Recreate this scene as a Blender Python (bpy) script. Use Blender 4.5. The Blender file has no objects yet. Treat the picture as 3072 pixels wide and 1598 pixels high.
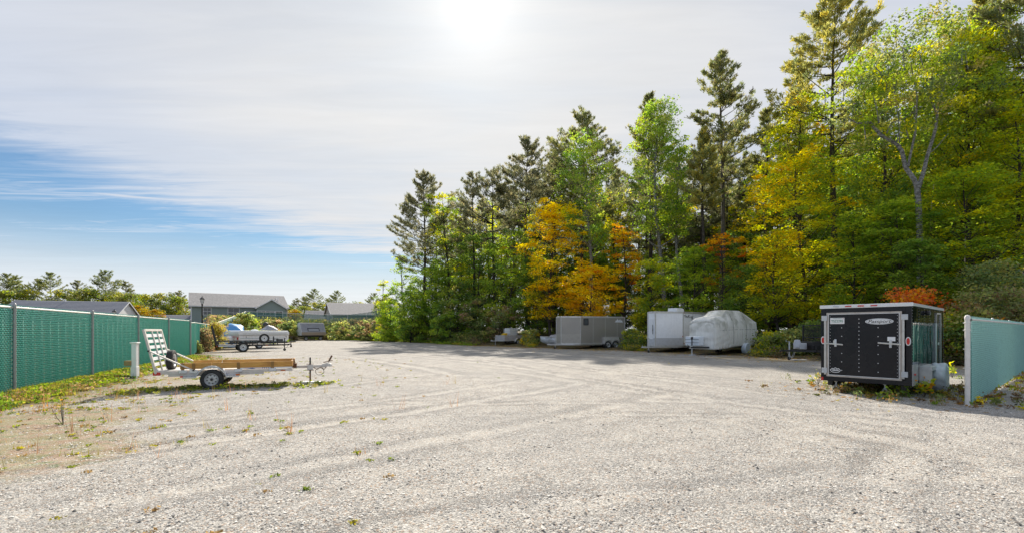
import bpy, math, random
import numpy as np
from mathutils import Matrix, Vector
S = bpy.context.scene
COL = S.collection
R = math.radians
# ------------------------------------------------------------------ camera, sky, sun, exposure
CH, F, HZ, CX = 1.55, 1400.0, 990.0, 1536.0     # eye height, focal length / horizon / centre of the 3072 px wide photograph
cam = bpy.data.cameras.new('camera'); camo = bpy.data.objects.new('camera', cam); COL.objects.link(camo)
cam.sensor_width = 36; cam.lens = 36 * F / 3072; cam.shift_y = (HZ - 799) / 3072
cam.clip_start = .05; cam.clip_end = 3000
camo.location = (0, 0, CH); camo.rotation_euler = (R(90), 0, 0); S.camera = camo
SUN_AZ, SUN_EL = R(-4.6), R(35.2)                # azimuth from +Y, towards -X
sd = Vector((math.sin(SUN_AZ) * math.cos(SUN_EL), math.cos(SUN_AZ) * math.cos(SUN_EL), math.sin(SUN_EL)))
sun = bpy.data.lights.new('sun', 'SUN'); sun.energy = 4.8; sun.angle = R(0.9); sun.color = (1, .93, .82)
suno = bpy.data.objects.new('sun', sun); COL.objects.link(suno)
suno.rotation_euler = (-sd).to_track_quat('-Z', 'Y').to_euler(); suno.location = (0, 0, 60)
S.view_settings.view_transform = 'Standard'; S.view_settings.look = 'None'
S.view_settings.exposure = 0.72; S.view_settings.gamma = 1; S.view_settings.use_curve_mapping = False
S.cycles.max_bounces = 8; S.cycles.diffuse_bounces = 6; S.cycles.transmission_bounces = 6; S.cycles.transparent_max_bounces = 8
S.cycles.glossy_bounces = 4; S.cycles.sample_clamp_indirect = 6; S.cycles.use_denoising = True

class NT:
    """tiny node-tree writer"""
    def __init__(s, tree): s.t = tree; s.n = tree.nodes; s.l = tree.links
    def node(s, typ, ins=None, **kw):
        n = s.n.new(typ)
        for k, v in kw.items(): setattr(n, k, v)
        for k, v in (ins or {}).items(): s.put(n.inputs[k], v)
        return n
    def put(s, sock, v):
        if hasattr(v, 'bl_rna') and hasattr(v, 'is_output'): s.l.new(v, sock)
        else: sock.default_value = v
    def m(s, op, a, b=0.0, c=0.0, clamp=False):
        n = s.n.new('ShaderNodeMath'); n.operation = op; n.use_clamp = clamp
        for i, v in enumerate((a, b, c)): s.put(n.inputs[i], v)
        return n.outputs[0]
    def vm(s, op, a, b=(0, 0, 0), out=0):
        n = s.n.new('ShaderNodeVectorMath'); n.operation = op; s.put(n.inputs[0], a); s.put(n.inputs[1], b)
        return n.outputs[out]
    def mix(s, f, a, b, blend='MIX'):
        n = s.n.new('ShaderNodeMix'); n.data_type = 'RGBA'; n.blend_type = blend
        s.put(n.inputs[0], f); s.put(n.inputs[6], a); s.put(n.inputs[7], b); return n.outputs[2]
    def rng(s, v, a, b, c=0.0, d=1.0, smooth=True):
        n = s.n.new('ShaderNodeMapRange'); n.interpolation_type = 'SMOOTHSTEP' if smooth else 'LINEAR'
        for i, x in enumerate((v, a, b, c, d)): s.put(n.inputs[i], x)
        return n.outputs[0]
    def noise(s, vec, scale, detail=3, rough=.5, dist=0, out='Fac', dim='3D'):
        n = s.n.new('ShaderNodeTexNoise'); n.noise_dimensions = dim
        s.put(n.inputs['Vector'], vec); s.put(n.inputs['Scale'], scale); s.put(n.inputs['Detail'], detail)
        s.put(n.inputs['Roughness'], rough); s.put(n.inputs['Distortion'], dist); return n.outputs[out]
    def sep(s, v):
        n = s.n.new('ShaderNodeSeparateXYZ'); s.l.new(v, n.inputs[0]); return n.outputs
    def comb(s, x, y, z):
        n = s.n.new('ShaderNodeCombineXYZ')
        for i, v in enumerate((x, y, z)): s.put(n.inputs[i], v)
        return n.outputs[0]

def rgb(c): return (c[0], c[1], c[2], 1)
W = bpy.data.worlds.new('World'); S.world = W; W.use_nodes = True
t = NT(W.node_tree); t.n.clear()
SKY_STR = 0.1
tc = t.node('ShaderNodeTexCoord').outputs['Generated']
sky = t.node('ShaderNodeTexSky', sky_type='NISHITA', sun_disc=False, sun_elevation=SUN_EL, sun_rotation=SUN_AZ, air_density=1.3, dust_density=.6, ozone_density=2.0)
d = t.vm('NORMALIZE', tc); dx, dy, dz = t.sep(d)
el = t.m('ARCSINE', dz); az = t.m('ARCTAN2', dx, dy)           # radians, az negative on the left
zc = t.m('MAXIMUM', dz, .035)
flat = t.comb(t.m('DIVIDE', dx, zc), t.m('DIVIDE', dy, zc), 0.0)
rot = t.node('ShaderNodeMapping', {'Vector': flat, 'Rotation': (0, 0, R(24)), 'Scale': (.28, 1.5, 1)}).outputs[0]
wisp = t.noise(rot, 1.1, 6, .58, .5)
wisp2 = t.noise(rot, 3.6, 6, .66, 1.6)
broad = t.noise(flat, .55, 3, .5, .3)
# the sheet of thin cloud begins above a band of clear blue low on the left; near the sun it reaches the ground
edge = t.m('ADD', el, t.m('MULTIPLY', t.m('ADD', az, .62), .2))
edge = t.m('ADD', edge, t.m('MULTIPLY', t.m('SUBTRACT', wisp, .5), .16))
edge = t.m('ADD', edge, t.m('MULTIPLY', t.m('SUBTRACT', wisp2, .5), .12))
sheet = t.rng(edge, .16, .275)
thin = t.rng(t.m('ADD', t.m('MULTIPLY', broad, .6), t.m('MULTIPLY', wisp, .5)), .42, .68, .80, .98)
farleft = t.rng(az, -1.1, -.35, .90, 1.0)
cover = t.m('MULTIPLY', t.m('MULTIPLY', sheet, thin), farleft)
low = t.rng(el, .05, .20, .95, .10)                              # haze and far cloud towards the horizon
streak = t.rng(t.m('ADD', t.m('MULTIPLY', wisp, .55), t.m('MULTIPLY', wisp2, .5)), .44, .70, .05, .60)
cover = t.m('MAXIMUM', cover, t.m('MAXIMUM', low, streak))
def trail(a0, e0, a1, e1, w, strength):
    """a contrail between two directions, as a thin great-circle line"""
    A = Vector((math.sin(a0)*math.cos(e0), math.cos(a0)*math.cos(e0), math.sin(e0)))
    B = Vector((math.sin(a1)*math.cos(e1), math.cos(a1)*math.cos(e1), math.sin(e1)))
    n = A.cross(B).normalized(); mid = ((A + B) / 2).normalized(); half = A.dot(mid)
    off = t.m('ABSOLUTE', t.m('ADD', t.vm('DOT_PRODUCT', d, tuple(n), out=1), t.m('MULTIPLY', t.m('SUBTRACT', wisp2, .5), .006)))
    f = t.rng(off, 0, w, 1, 0)
    g = t.rng(t.vm('DOT_PRODUCT', d, tuple(mid), out=1), half, half + (1 - half) * .8)
    return t.m('MULTIPLY', t.m('MULTIPLY', f, g), strength)
def dirpx(px, py):
    x, z = (px - CX) / F, (HZ - py) / F
    return math.atan2(x, 1), math.atan2(z, math.hypot(x, 1))
for (x0, y0, x1, y1, w, s_) in ((205, 576, 680, 612, .0042, .8), (-60, 562, 300, 598, .004, .35), (770, 668, 1200, 724, .0028, .5), (400, 682, 500, 692, .0022, .4), (240, 660, 335, 672, .0022, .4)):
    cover = t.m('MAXIMUM', cover, trail(*dirpx(x0, y0), *dirpx(x1, y1), w, s_))
sunang = t.m('ARCCOSINE', t.m('MINIMUM', t.vm('DOT_PRODUCT', d, tuple(sd), out=1), 1.0))
near = t.rng(sunang, .0, 1.15, 1, 0)
ccol = t.mix(t.rng(sunang, .30, 1.15), (4.92, 4.89, 4.85, 1), (4.1, 4.5, 5.4, 1))
ccol = t.mix(t.rng(el, .02, .2, .8, 0), ccol, (5.7, 5.85, 5.95, 1))
blue = t.vm('MULTIPLY', sky.outputs[0], (.245, .40, .55))
skyc = t.mix(cover, blue, ccol)
tex = t.m('ADD', .86, t.m('ADD', t.m('MULTIPLY', wisp, .16), t.m('MULTIPLY', wisp2, .12)))
skyc = t.vm('MULTIPLY', skyc, t.comb(tex, tex, tex))
gl = t.m('ADD', t.m('MULTIPLY', t.m('POWER', 2.718, t.m('MULTIPLY', sunang, -16)), 2.6), t.m('MULTIPLY', t.m('POWER', 2.718, t.m('MULTIPLY', sunang, -4.0)), .4))
skyc = t.vm('ADD', skyc, t.comb(gl, t.m('MULTIPLY', gl, .97), t.m('MULTIPLY', gl, .9)))
# below the horizon: dull ground
skyc = t.mix(t.rng(dz, -.02, 0), (1.2, 1.2, 1.1, 1), skyc)
bg = t.node('ShaderNodeBackground', {'Color': skyc, 'Strength': SKY_STR})
t.l.new(bg.outputs[0], t.node('ShaderNodeOutputWorld').inputs[0])

# ------------------------------------------------------------------ helpers
def gp(px, py):
    """point of the flat yard that the photograph shows at (px, py)"""
    Z = CH * F / (py - HZ); return ((px - CX) / F * Z, Z)
def ax(px, Z): return (px - CX) / F * Z
def zh(py, Z): return CH + (HZ - py) * Z / F
def tag(o, label=None, cat=None, group=None, kind=None):
    if label: o['label'] = label
    if cat: o['category'] = cat
    if group: o['group'] = group
    if kind: o['kind'] = kind
    return o
def empty(name, loc=(0, 0, 0), rz=0.0, label=None, cat=None, group=None, parent=None):
    o = bpy.data.objects.new(name, None); COL.objects.link(o); o.location = loc; o.rotation_euler = (0, 0, rz)
    o.empty_display_size = .2
    if parent: o.parent = parent
    return tag(o, label, cat, group)

class MB:
    """mesh builder: collects shapes with material slots"""
    def __init__(s): s.v = []; s.f = []; s.mi = []; s.cur = 0
    def m(s, i): s.cur = i; return s
    def add(s, vs, fs, M=None):
        o = len(s.v)
        for p in vs: s.v.append(tuple(M @ Vector(p)) if M is not None else tuple(p))
        for f in fs: s.f.append([o + i for i in f]); s.mi.append(s.cur)
        return s
    def box(s, a, b, M=None):
        x0, y0, z0 = a; x1, y1, z1 = b
        if x0 > x1: x0, x1 = x1, x0
        if y0 > y1: y0, y1 = y1, y0
        if z0 > z1: z0, z1 = z1, z0
        return s.add([(x0,y0,z0),(x1,y0,z0),(x1,y1,z0),(x0,y1,z0),(x0,y0,z1),(x1,y0,z1),(x1,y1,z1),(x0,y1,z1)],
            [(0,3,2,1),(4,5,6,7),(0,1,5,4),(1,2,6,5),(2,3,7,6),(3,0,4,7)], M)
    def bar(s, p, q, w, h=None, up=(0, 0, 1)):
        """square bar from p to q"""
        h = h or w; p = Vector(p); q = Vector(q); d = (q - p); L = d.length; d = d / L; u = Vector(up)
        if abs(d.dot(u)) > .98: u = Vector((1, 0, 0))
        r = d.cross(u).normalized(); u = r.cross(d)
        M = Matrix((( *d, 0), (*r, 0), (*u, 0), (0, 0, 0, 1))).transposed(); M.translation = p
        return s.box((0, -w/2, -h/2), (L, w/2, h/2), M)
    def tube(s, p, q, r, r2=None, n=10, cap=True):
        r2 = r if r2 is None else r2
        p = Vector(p); q = Vector(q); d = (q - p).normalized(); u = Vector((0, 0, 1)) if abs(d.z) < .95 else Vector((1, 0, 0))
        a = d.cross(u).normalized(); b = a.cross(d)
        vs = []
        for c, rr in ((p, r), (q, r2)):
            for i in range(n):
                t_ = 2 * math.pi * i / n; vs.append(c + a * math.cos(t_) * rr + b * math.sin(t_) * rr)
        fs = [(i, (i+1) % n, n + (i+1) % n, n + i) for i in range(n)]
        if cap: fs += [tuple(range(n-1, -1, -1)), tuple(range(n, 2*n))]
        return s.add(vs, fs)
    def path(s, pts, r, n=8):
        for a, b in zip(pts, pts[1:]): s.tube(a, b, r, n=n)
        return s
    def lathe(s, prof, c, axis='y', n=28):
        """profile of (radius, along) round an axis through c"""
        vs = []
        for (r, h) in prof:
            for i in range(n):
                t_ = 2 * math.pi * i / n; a, b = r * math.cos(t_), r * math.sin(t_)
                p = (a, h, b) if axis == 'y' else ((a, b, h) if axis == 'z' else (h, a, b))
                vs.append((c[0]+p[0], c[1]+p[1], c[2]+p[2]))
        fs = []
        for k in range(len(prof) - 1):
            for i in range(n):
                fs.append((k*n+i, k*n+(i+1) % n, (k+1)*n+(i+1) % n, (k+1)*n+i))
        return s.add(vs, fs)
    def prism(s, poly, a, b, axis='y', M=None):
        """polygon extruded along an axis between a and b; poly in the two other coordinates"""
        n = len(poly)
        def P(u, v, w): return {'y': (u, w, v), 'x': (w, u, v), 'z': (u, v, w)}[axis]
        vs = [P(u, v, a) for u, v in poly] + [P(u, v, b) for u, v in poly]
        fs = [tuple(range(n)), tuple(range(2*n-1, n-1, -1))] + [(i, n+i, n+(i+1) % n, (i+1) % n) for i in range(n)]
        return s.add(vs, fs, M)
    def build(s, name, mats, parent=None, smooth=False, bevel=0, label=None, kind=None, loc=None):
        me = bpy.data.meshes.new(name); me.from_pydata(s.v, [], s.f)
        if not isinstance(mats, (list, tuple)): mats = [mats]
        for m_ in mats: me.materials.append(m_)
        if len(mats) > 1: me.polygons.foreach_set('material_index', s.mi)
        import bmesh
        bm = bmesh.new(); bm.from_mesh(me); bmesh.ops.recalc_face_normals(bm, faces=bm.faces); bm.to_mesh(me); bm.free()
        o = bpy.data.objects.new(name, me); COL.objects.link(o)
        if parent: o.parent = parent
        if loc: o.location = loc
        if smooth:
            me.polygons.foreach_set('use_smooth', [True] * len(me.polygons))
            md = o.modifiers.new('edge', 'EDGE_SPLIT'); md.split_angle = R(38)
        if bevel:
            md = o.modifiers.new('bevel', 'BEVEL'); md.width = bevel; md.segments = 2; md.limit_method = 'ANGLE'; md.angle_limit = R(40)
        if label: o['label'] = label
        if kind: o['kind'] = kind
        return o
def text_part(name, body, size, M, mat, parent, shear=0, extr=.002, sx=1):
    cu = bpy.data.curves.new(name, 'FONT'); cu.body = body; cu.size = size; cu.extrude = extr; cu.align_x = 'CENTER'; cu.align_y = 'CENTER'; cu.shear = shear
    o = bpy.data.objects.new(name, cu); me = bpy.data.meshes.new_from_object(o); bpy.data.objects.remove(o)
    me.transform(M @ Matrix.Diagonal((sx, 1, 1, 1))); me.materials.clear(); me.materials.append(mat)
    o = bpy.data.objects.new(name, me); COL.objects.link(o); o.parent = parent
    return o
def copy_tree(o, parent=None):
    c = o.copy(); COL.objects.link(c); c.parent = parent
    for ch in [x for x in o.children]: copy_tree(ch, c)
    return c

# ------------------------------------------------------------------ materials
def pmat(name, col, rough=.5, metal=0., dirt=.25, dcol=None, scale=6, bump=0., bscale=60, spec=.5, coat=0., streak=0.):
    """painted / bare surface with a slight uneven tone, some dirt and fine relief"""
    m = bpy.data.materials.new(name); m.use_nodes = True; t = NT(m.node_tree); b = t.n['Principled BSDF']
    co = t.node('ShaderNodeTexCoord').outputs['Object']
    n1 = t.noise(co, scale, 5, .6); n2 = t.noise(co, scale * 7, 3, .6)
    f = t.rng(t.m('ADD', t.m('MULTIPLY', n1, .7), t.m('MULTIPLY', n2, .3)), .42, .72, 0, dirt)
    dc = dcol or (col[0]*.45+.03, col[1]*.43+.025, col[2]*.40+.018)
    c = t.mix(f, rgb(col), rgb(dc))
    if streak:
        st = t.node('ShaderNodeMapping', {'Vector': co, 'Scale': (14, 14, .7)}).outputs[0]
        c = t.mix(t.rng(t.noise(st, 1, 4, .6), .5, .75, 0, streak), c, rgb(dc))
    t.put(b.inputs['Base Color'], c); b.inputs['Metallic'].default_value = metal
    t.put(b.inputs['Roughness'], t.rng(n1, .3, .7, max(.02, rough - .08), min(1, rough + .12)))
    b.inputs['Specular IOR Level'].default_value = spec; b.inputs['Coat Weight'].default_value = coat
    if bump:
        bn = t.node('ShaderNodeBump', {'Height': t.noise(co, bscale, 4, .6), 'Strength': bump, 'Distance': .02})
        t.l.new(bn.outputs[0], b.inputs['Normal'])
    return m
def woodmat(name, c1, c2, sc=(1.2, 14, 14), rough=.6):
    m = bpy.data.materials.new(name); m.use_nodes = True; t = NT(m.node_tree); b = t.n['Principled BSDF']
    co = t.node('ShaderNodeTexCoord').outputs['Object']
    mp = t.node('ShaderNodeMapping', {'Vector': co, 'Scale': sc}).outputs[0]
    n = t.noise(mp, 2.2, 6, .65, 1.6); n2 = t.noise(co, 2.5, 3, .5)
    c = t.mix(t.rng(n, .35, .65), rgb(c1), rgb(c2)); c = t.mix(t.rng(n2, .45, .75, 0, .4), c, (c2[0]*.5, c2[1]*.5, c2[2]*.5, 1))
    t.put(b.inputs['Base Color'], c); b.inputs['Roughness'].default_value = rough
    t.l.new(t.node('ShaderNodeBump', {'Height': n, 'Strength': .25, 'Distance': .01}).outputs[0], b.inputs['Normal'])
    return m
def leafmat(name, transl=.60):
    m = bpy.data.materials.new(name); m.use_nodes = True; t = NT(m.node_tree); t.n.clear()
    c = t.node('ShaderNodeAttribute', attribute_name='col').outputs['Color']
    df = t.node('ShaderNodeBsdfDiffuse', {'Color': c}); hs = t.node('ShaderNodeHueSaturation', {'Color': c, 'Saturation': 1.12, 'Value': 1.35})
    tr = t.node('ShaderNodeBsdfTranslucent', {'Color': hs.outputs[0]})
    mx = t.node('ShaderNodeMixShader', {0: transl}); t.l.new(df.outputs[0], mx.inputs[1]); t.l.new(tr.outputs[0], mx.inputs[2])
    gs = t.node('ShaderNodeBsdfGlossy', {'Color': (.8, .85, .9, 1), 'Roughness': .42})
    mx2 = t.node('ShaderNodeMixShader', {0: .02}); t.l.new(mx.outputs[0], mx2.inputs[1]); t.l.new(gs.outputs[0], mx2.inputs[2])
    t.l.new(mx2.outputs[0], t.node('ShaderNodeOutputMaterial').inputs[0])
    return m
def barkmat(name, c1, c2, scale=(9, 9, 2.5)):
    m = bpy.data.materials.new(name); m.use_nodes = True; t = NT(m.node_tree); b = t.n['Principled BSDF']
    co = t.node('ShaderNodeTexCoord').outputs['Object']
    mp = t.node('ShaderNodeMapping', {'Vector': co, 'Scale': scale}).outputs[0]
    n = t.noise(mp, 1.2, 6, .7, .5)
    t.put(b.inputs['Base Color'], t.mix(t.rng(n, .38, .62), rgb(c1), rgb(c2))); b.inputs['Roughness'].default_value = .9
    t.l.new(t.node('ShaderNodeBump', {'Height': n, 'Strength': .6, 'Distance': .05}).outputs[0], b.inputs['Normal'])
    return m
LEAF = leafmat('leaf'); NEEDLE = leafmat('needle', .54)
BARK_DARK = barkmat('dark_bark', (.030, .024, .019), (.085, .07, .058))
BARK_GREY = barkmat('grey_bark', (.10, .095, .085), (.36, .35, .33), (6, 6, 9))
BARK_MID = barkmat('brown_bark', (.06, .05, .04), (.17, .15, .125))
POSTM = pmat('shaded_post_steel', (.33, .33, .33), .5, .25, .4, (.22, .2, .17), streak=.3)  # steel colour darkened for the shade the left posts stand in
ALU = pmat('aluminium', (.60, .59, .57), .38, .55, .35, bump=.1)
ALUW = pmat('weathered_aluminium', (.62, .60, .57), .55, .25, .45, bump=.1, streak=.2)
GALV = pmat('galvanised', (.58, .60, .62), .48, .35, .35, bump=.15, bscale=90)
BLACKM = pmat('black_metal', (.018, .018, .02), .42, 0, .35, (.06, .05, .045))
RUBBER = pmat('rubber', (.022, .022, .023), .85, 0, .5, (.10, .095, .085), bump=.2)
WHITEP = pmat('white_paint', (.80, .81, .82), .35, 0, .18)
WHITEV = pmat('white_vinyl', (.80, .80, .80), .45, 0, .15)
REDL = pmat('red_lens', (.55, .012, .012), .2, 0, .1, coat=.5)
AMBER = pmat('amber_lens', (.55, .13, .015), .25, 0, .1, coat=.5)
RUST = pmat('rusty_steel', (.16, .075, .035), .8, .2, .6, (.07, .05, .04), bump=.4)
DARK = pmat('black_and_void_shade', (.012, .012, .013), .6)  # plain black; in the rim slots it stands in for shade
# ------------------------------------------------------------------ the yard: outline, heights, ground sheet
FA, FD = np.array((-11.4, 10.64)), np.array((-.3866, .9222))       # left fence: a post and its direction
LOT = [(-4.0, -9.0), (-10.3, 10.64), (-16.6, 25.6), (-18.6, 29.5), (-21.3, 31.5), (-22.9, 36.5), (-26.5, 46), (-30, 58), (-34, 69), (-31, 74.5), (-22.5, 71.5),
       (-13, 63), (-4.8, 49.5), (1.9, 42), (8.1, 36.8), (12.6, 31), (14.4, 27), (16.6, 23.5), (20.2, 20.4), (22.5, 17.5), (17, 12), (12, 6), (9.5, -9)]
LP = np.array(LOT)
def lot_dist(x, y):
    """distance outside the gravel outline (negative inside)"""
    x = np.asarray(x, float); y = np.asarray(y, float)
    dmin = np.full(x.shape, 1e9); inside = np.zeros(x.shape, bool); n = len(LP)
    for i in range(n):
        ax_, ay_ = LP[i]; bx, by = LP[(i+1) % n]; ex, ey = bx-ax_, by-ay_
        u = np.clip(((x-ax_)*ex + (y-ay_)*ey) / (ex*ex+ey*ey), 0, 1)
        dmin = np.minimum(dmin, np.hypot(x-ax_-u*ex, y-ay_-u*ey))
        c = ((ay_ > y) != (by > y)) & (x < (bx-ax_)*(y-ay_)/((by-ay_) if by != ay_ else 1e-9)+ax_)
        inside ^= c
    return np.where(inside, -dmin, dmin)
def sst(a, b, x): 
    u = np.clip((x-a)/(b-a), 0, 1); return u*u*(3-2*u)
def wav(x, y, f, s):
    return np.sin(x*f+s)*np.cos(y*f*1.13+s*1.7)+.5*np.sin(x*f*2.3-y*f*1.9+s*3.1)+.25*np.cos(x*f*4.7+y*f*5.1+s)
def hgt(x, y):
    """ground height"""
    x = np.asarray(x, float); y = np.asarray(y, float); dd = lot_dist(x, y)
    back = sst(44, 60, y) * sst(2, -8, x)              # bank behind the yard
    wood = sst(-16, 4, x) * sst(14, 28, y)             # rise under the woods
    h = back * 2.5 * sst(0, 8, dd) + wood * (1 - back) * 1.2 * sst(.5, 12, dd)
    h = h + .10 * sst(0.1, 1.0, dd) * (1 - sst(20, 40, y)) + .025 * wav(x, y, .21, 1.3) * sst(-3, 3, -dd) + .05 * wav(x, y, .9, 2.) * sst(.3, 3, dd)
    return h
def h1(x, y): return float(hgt(np.array([x]), np.array([y]))[0])

def spaced(a, b, s0, grow):
    out = [a]; s = s0
    while out[-1] < b: out.append(out[-1] + s); s *= grow
    return out
xs = [-v for v in spaced(20, 900, .3, 1.045)][::-1] + list(np.arange(-19.85, 19.9, .15)) + spaced(20, 900, .3, 1.045)
ys = [-v for v in spaced(2, 200, .5, 1.2)][::-1] + spaced(-1.7, 1500, .05, 1.0135)
XX, YY = np.meshgrid(np.array(xs), np.array(ys)); nx, ny = len(xs), len(ys)
D = lot_dist(XX, YY); ZZ = hgt(XX, YY)
# wheel tracks: arcs worn by turning vehicles, in plan (x, y)
def arcs():
    T = []
    def q(p0, p1, p2, w, s_): T.append((np.array(p0), np.array(p1), np.array(p2), w, s_))
    q((-9, 3.2), (-3.5, 6.6), (2, 13.5), .22, 1.); q((-9, 4.8), (-4.6, 7.8), (.4, 14.5), .2, .8); q((-7, 1.8), (-1.5, 5.6), (4, 11.5), .25, .8)
    q((-12, 6.5), (-6, 9.5), (-1.5, 19), .2, .5)
    q((8, 6.0), (3.5, 10.2), (-1.5, 24), .2, 1.); q((9, 7.2), (5.2, 11.6), (.6, 25), .2, .9); q((11, 7.8), (5.8, 15), (-2, 33), .2, .8); q((9, 9.4), (4.4, 16), (-4, 30), .18, .8)
    q((7, 10.8), (1.0, 9.3), (-3.2, 10.3), .14, .9); q((9, 9.4), (3.6, 8.0), (-2.4, 8.8), .12, .8)
    q((-4, 14), (-9, 18), (-12, 25), .18, .6); q((-2, 16), (-6, 24), (-16, 34), .3, 1.); q((0, 20), (-7, 31), (-18, 40), .3, .9); q((3, 25), (-8, 38), (-26, 52), .4, .9)
    q((10, 26), (-2, 40), (-24, 58), .5, .9); q((8, 18), (2, 32), (-16, 56), .35, .6); q((6, 3), (6, 8), (0, 17), .3, .5); q((2, 2.5), (4, 6), (9, 8), .25, .5)
    q((-3, 2.5), (2, 5.6), (8, 5.2), .22, .6)
    return T
TR = np.zeros_like(XX); TP_ = np.zeros_like(XX)
for (p0, p1, p2, w, s_) in arcs():
    wob = .10 * wav(XX, YY, 1.3, w * 40)
    best = np.full(XX.shape, 1e9)
    for u in np.linspace(0, 1, 90):
        c = (1-u)**2*p0 + 2*u*(1-u)*p1 + u*u*p2
        best = np.minimum(best, (XX-c[0])**2 + (YY-c[1])**2)
    best = np.sqrt(best) + wob * .6; w = w*.62
    cl = np.clip(.55+.5*wav(XX, YY, .9, w*70), .1, 1); TR = np.maximum(TR, s_ * np.exp(-((best-w*2.2) / (w*.8)) ** 2) * cl); TP_ = np.maximum(TP_, s_*np.exp(-(best/(w*1.5))**2))
TRC = np.clip(.42 + .55*TR*(1-TP_*.8) - .15*TP_, 0, 1)
inl = sst(-.2, .8, -D)
near_ = sst(26, 8, YY) * (YY > 0)
rs = np.random.RandomState(5)
ZZ = ZZ + inl * (-.016 * TP_ + .010 * TR + .012 * wav(XX, YY, 2.1, .4) * near_ + (rs.rand(*XX.shape)-.5) * .014 * near_)
# weeds creeping into the gravel on the left and along the edges
WD = np.clip(sst(-7, .5, D) * .8 + .35*wav(XX, YY, .6, 3.) * sst(-12, -1, D) + .20*sst(1.5, -4.5, XX)*sst(24, 8, YY), 0, 1)
LW = sst(4, -3, XX + .0*YY) * sst(-7.5, -2, -np.abs(D + 3) + 0) * sst(22, 9, YY)
me = bpy.data.meshes.new('ground'); v = np.stack([XX, YY, ZZ], -1).reshape(-1, 3)
idx = np.arange(nx * ny).reshape(ny, nx); fc = np.stack([idx[:-1, :-1], idx[:-1, 1:], idx[1:, 1:], idx[1:, :-1]], -1).reshape(-1, 4)
def fast_mesh(name, verts, quads, cols=None, smooth=False):
    me = bpy.data.meshes.new(name); n = len(verts); k = len(quads); w = quads.shape[1]
    me.vertices.add(n); me.vertices.foreach_set('co', np.ascontiguousarray(verts, np.float32).ravel())
    me.loops.add(k*w); me.loops.foreach_set('vertex_index', np.ascontiguousarray(quads, np.int32).ravel())
    me.polygons.add(k); me.polygons.foreach_set('loop_start', np.arange(0, k*w, w, dtype=np.int32))
    me.polygons.foreach_set('loop_total', np.full(k, w, np.int32))
    if smooth: me.polygons.foreach_set('use_smooth', np.ones(k, bool))
    me.update(calc_edges=True)
    if cols is not None:
        a = me.color_attributes.new('col', 'FLOAT_COLOR', 'POINT')
        c4 = np.ones((n, 4), np.float32); c4[:, :3] = cols; a.data.foreach_set('color', c4.ravel())
    return me
me = fast_mesh('ground', v, fc, np.stack([sst(-.5, .6, D + .25*wav(XX, YY, 1.7, 1.)), TRC, WD], -1).reshape(-1, 3), True)
ground = bpy.data.objects.new('ground', me); COL.objects.link(ground); tag(ground, kind='structure')
gm = bpy.data.materials.new('gravel_and_soil'); gm.use_nodes = True; t = NT(gm.node_tree); b = t.n['Principled BSDF']
at = t.node('ShaderNodeAttribute', attribute_name='col').outputs['Color']; mk = t.sep(at)
co = t.node('ShaderNodeNewGeometry').outputs['Position']
vo = t.node('ShaderNodeTexVoronoi', {'Vector': co, 'Scale': 52.0, 'Randomness': 1.0}); vc = t.sep(vo.outputs['Color'])
vo2 = t.node('ShaderNodeTexVoronoi', {'Vector': co, 'Scale': 115.0}); vc2 = t.sep(vo2.outputs['Color'])
big = t.noise(co, .22, 4, .6); mid = t.noise(co, 1.6, 4, .65); fine = t.noise(co, 9, 4, .7)
# pale crushed stone with fines between; darker, coarser stone thrown up along the tracks
fines = t.mix(t.rng(fine, .3, .7), (.51, .46, .385, 1), (.40, .36, .30, 1))
st = t.mix(vc[0], (.15, .145, .135, 1), (.62, .585, .525, 1))
st = t.mix(t.rng(vc[1], .80, .86), st, (.36, .27, .20, 1))
small = t.mix(vc2[0], (.18, .17, .155, 1), (.54, .50, .435, 1))
coarse = t.rng(t.m('ADD', t.m('MULTIPLY', t.m('SUBTRACT', mk[1], .35), 1.0), t.m('ADD', t.m('MULTIPLY', mid, .55), t.m('MULTIPLY', big, .45))), .37, .76)
gcol = t.mix(t.rng(t.m('ADD', vc2[1], t.m('MULTIPLY', coarse, .6)), .30, .42), fines, small)
gcol = t.mix(t.rng(t.m('ADD', vc[2], t.m('MULTIPLY', coarse, .75)), .55, .62), gcol, st)
dk = t.rng(t.m('ADD', vc2[2], t.m('MULTIPLY', coarse, .42)), 1.0, 1.05)
gcol = t.mix(dk, gcol, (.07, .067, .062, 1))
vo3 = t.node('ShaderNodeTexVoronoi', {'Vector': co, 'Scale': 20.0}); vc3 = t.sep(vo3.outputs['Color'])
dk3 = t.m('MULTIPLY', t.rng(t.m('ADD', vc3[0], t.m('MULTIPLY', coarse, .16)), .955, .97), t.rng(vo3.outputs['Distance'], .012, .022, 1, 0))
gcol = t.mix(t.m('MULTIPLY', dk3, .8), gcol, (.09, .085, .08, 1))
gcol = t.mix(t.m('MULTIPLY', t.m('MULTIPLY', coarse, mk[1]), .38), gcol, (.17, .16, .148, 1))
gcol = t.mix(t.rng(big, .35, .65, 0, .22), gcol, (.40, .385, .36, 1))
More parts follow.
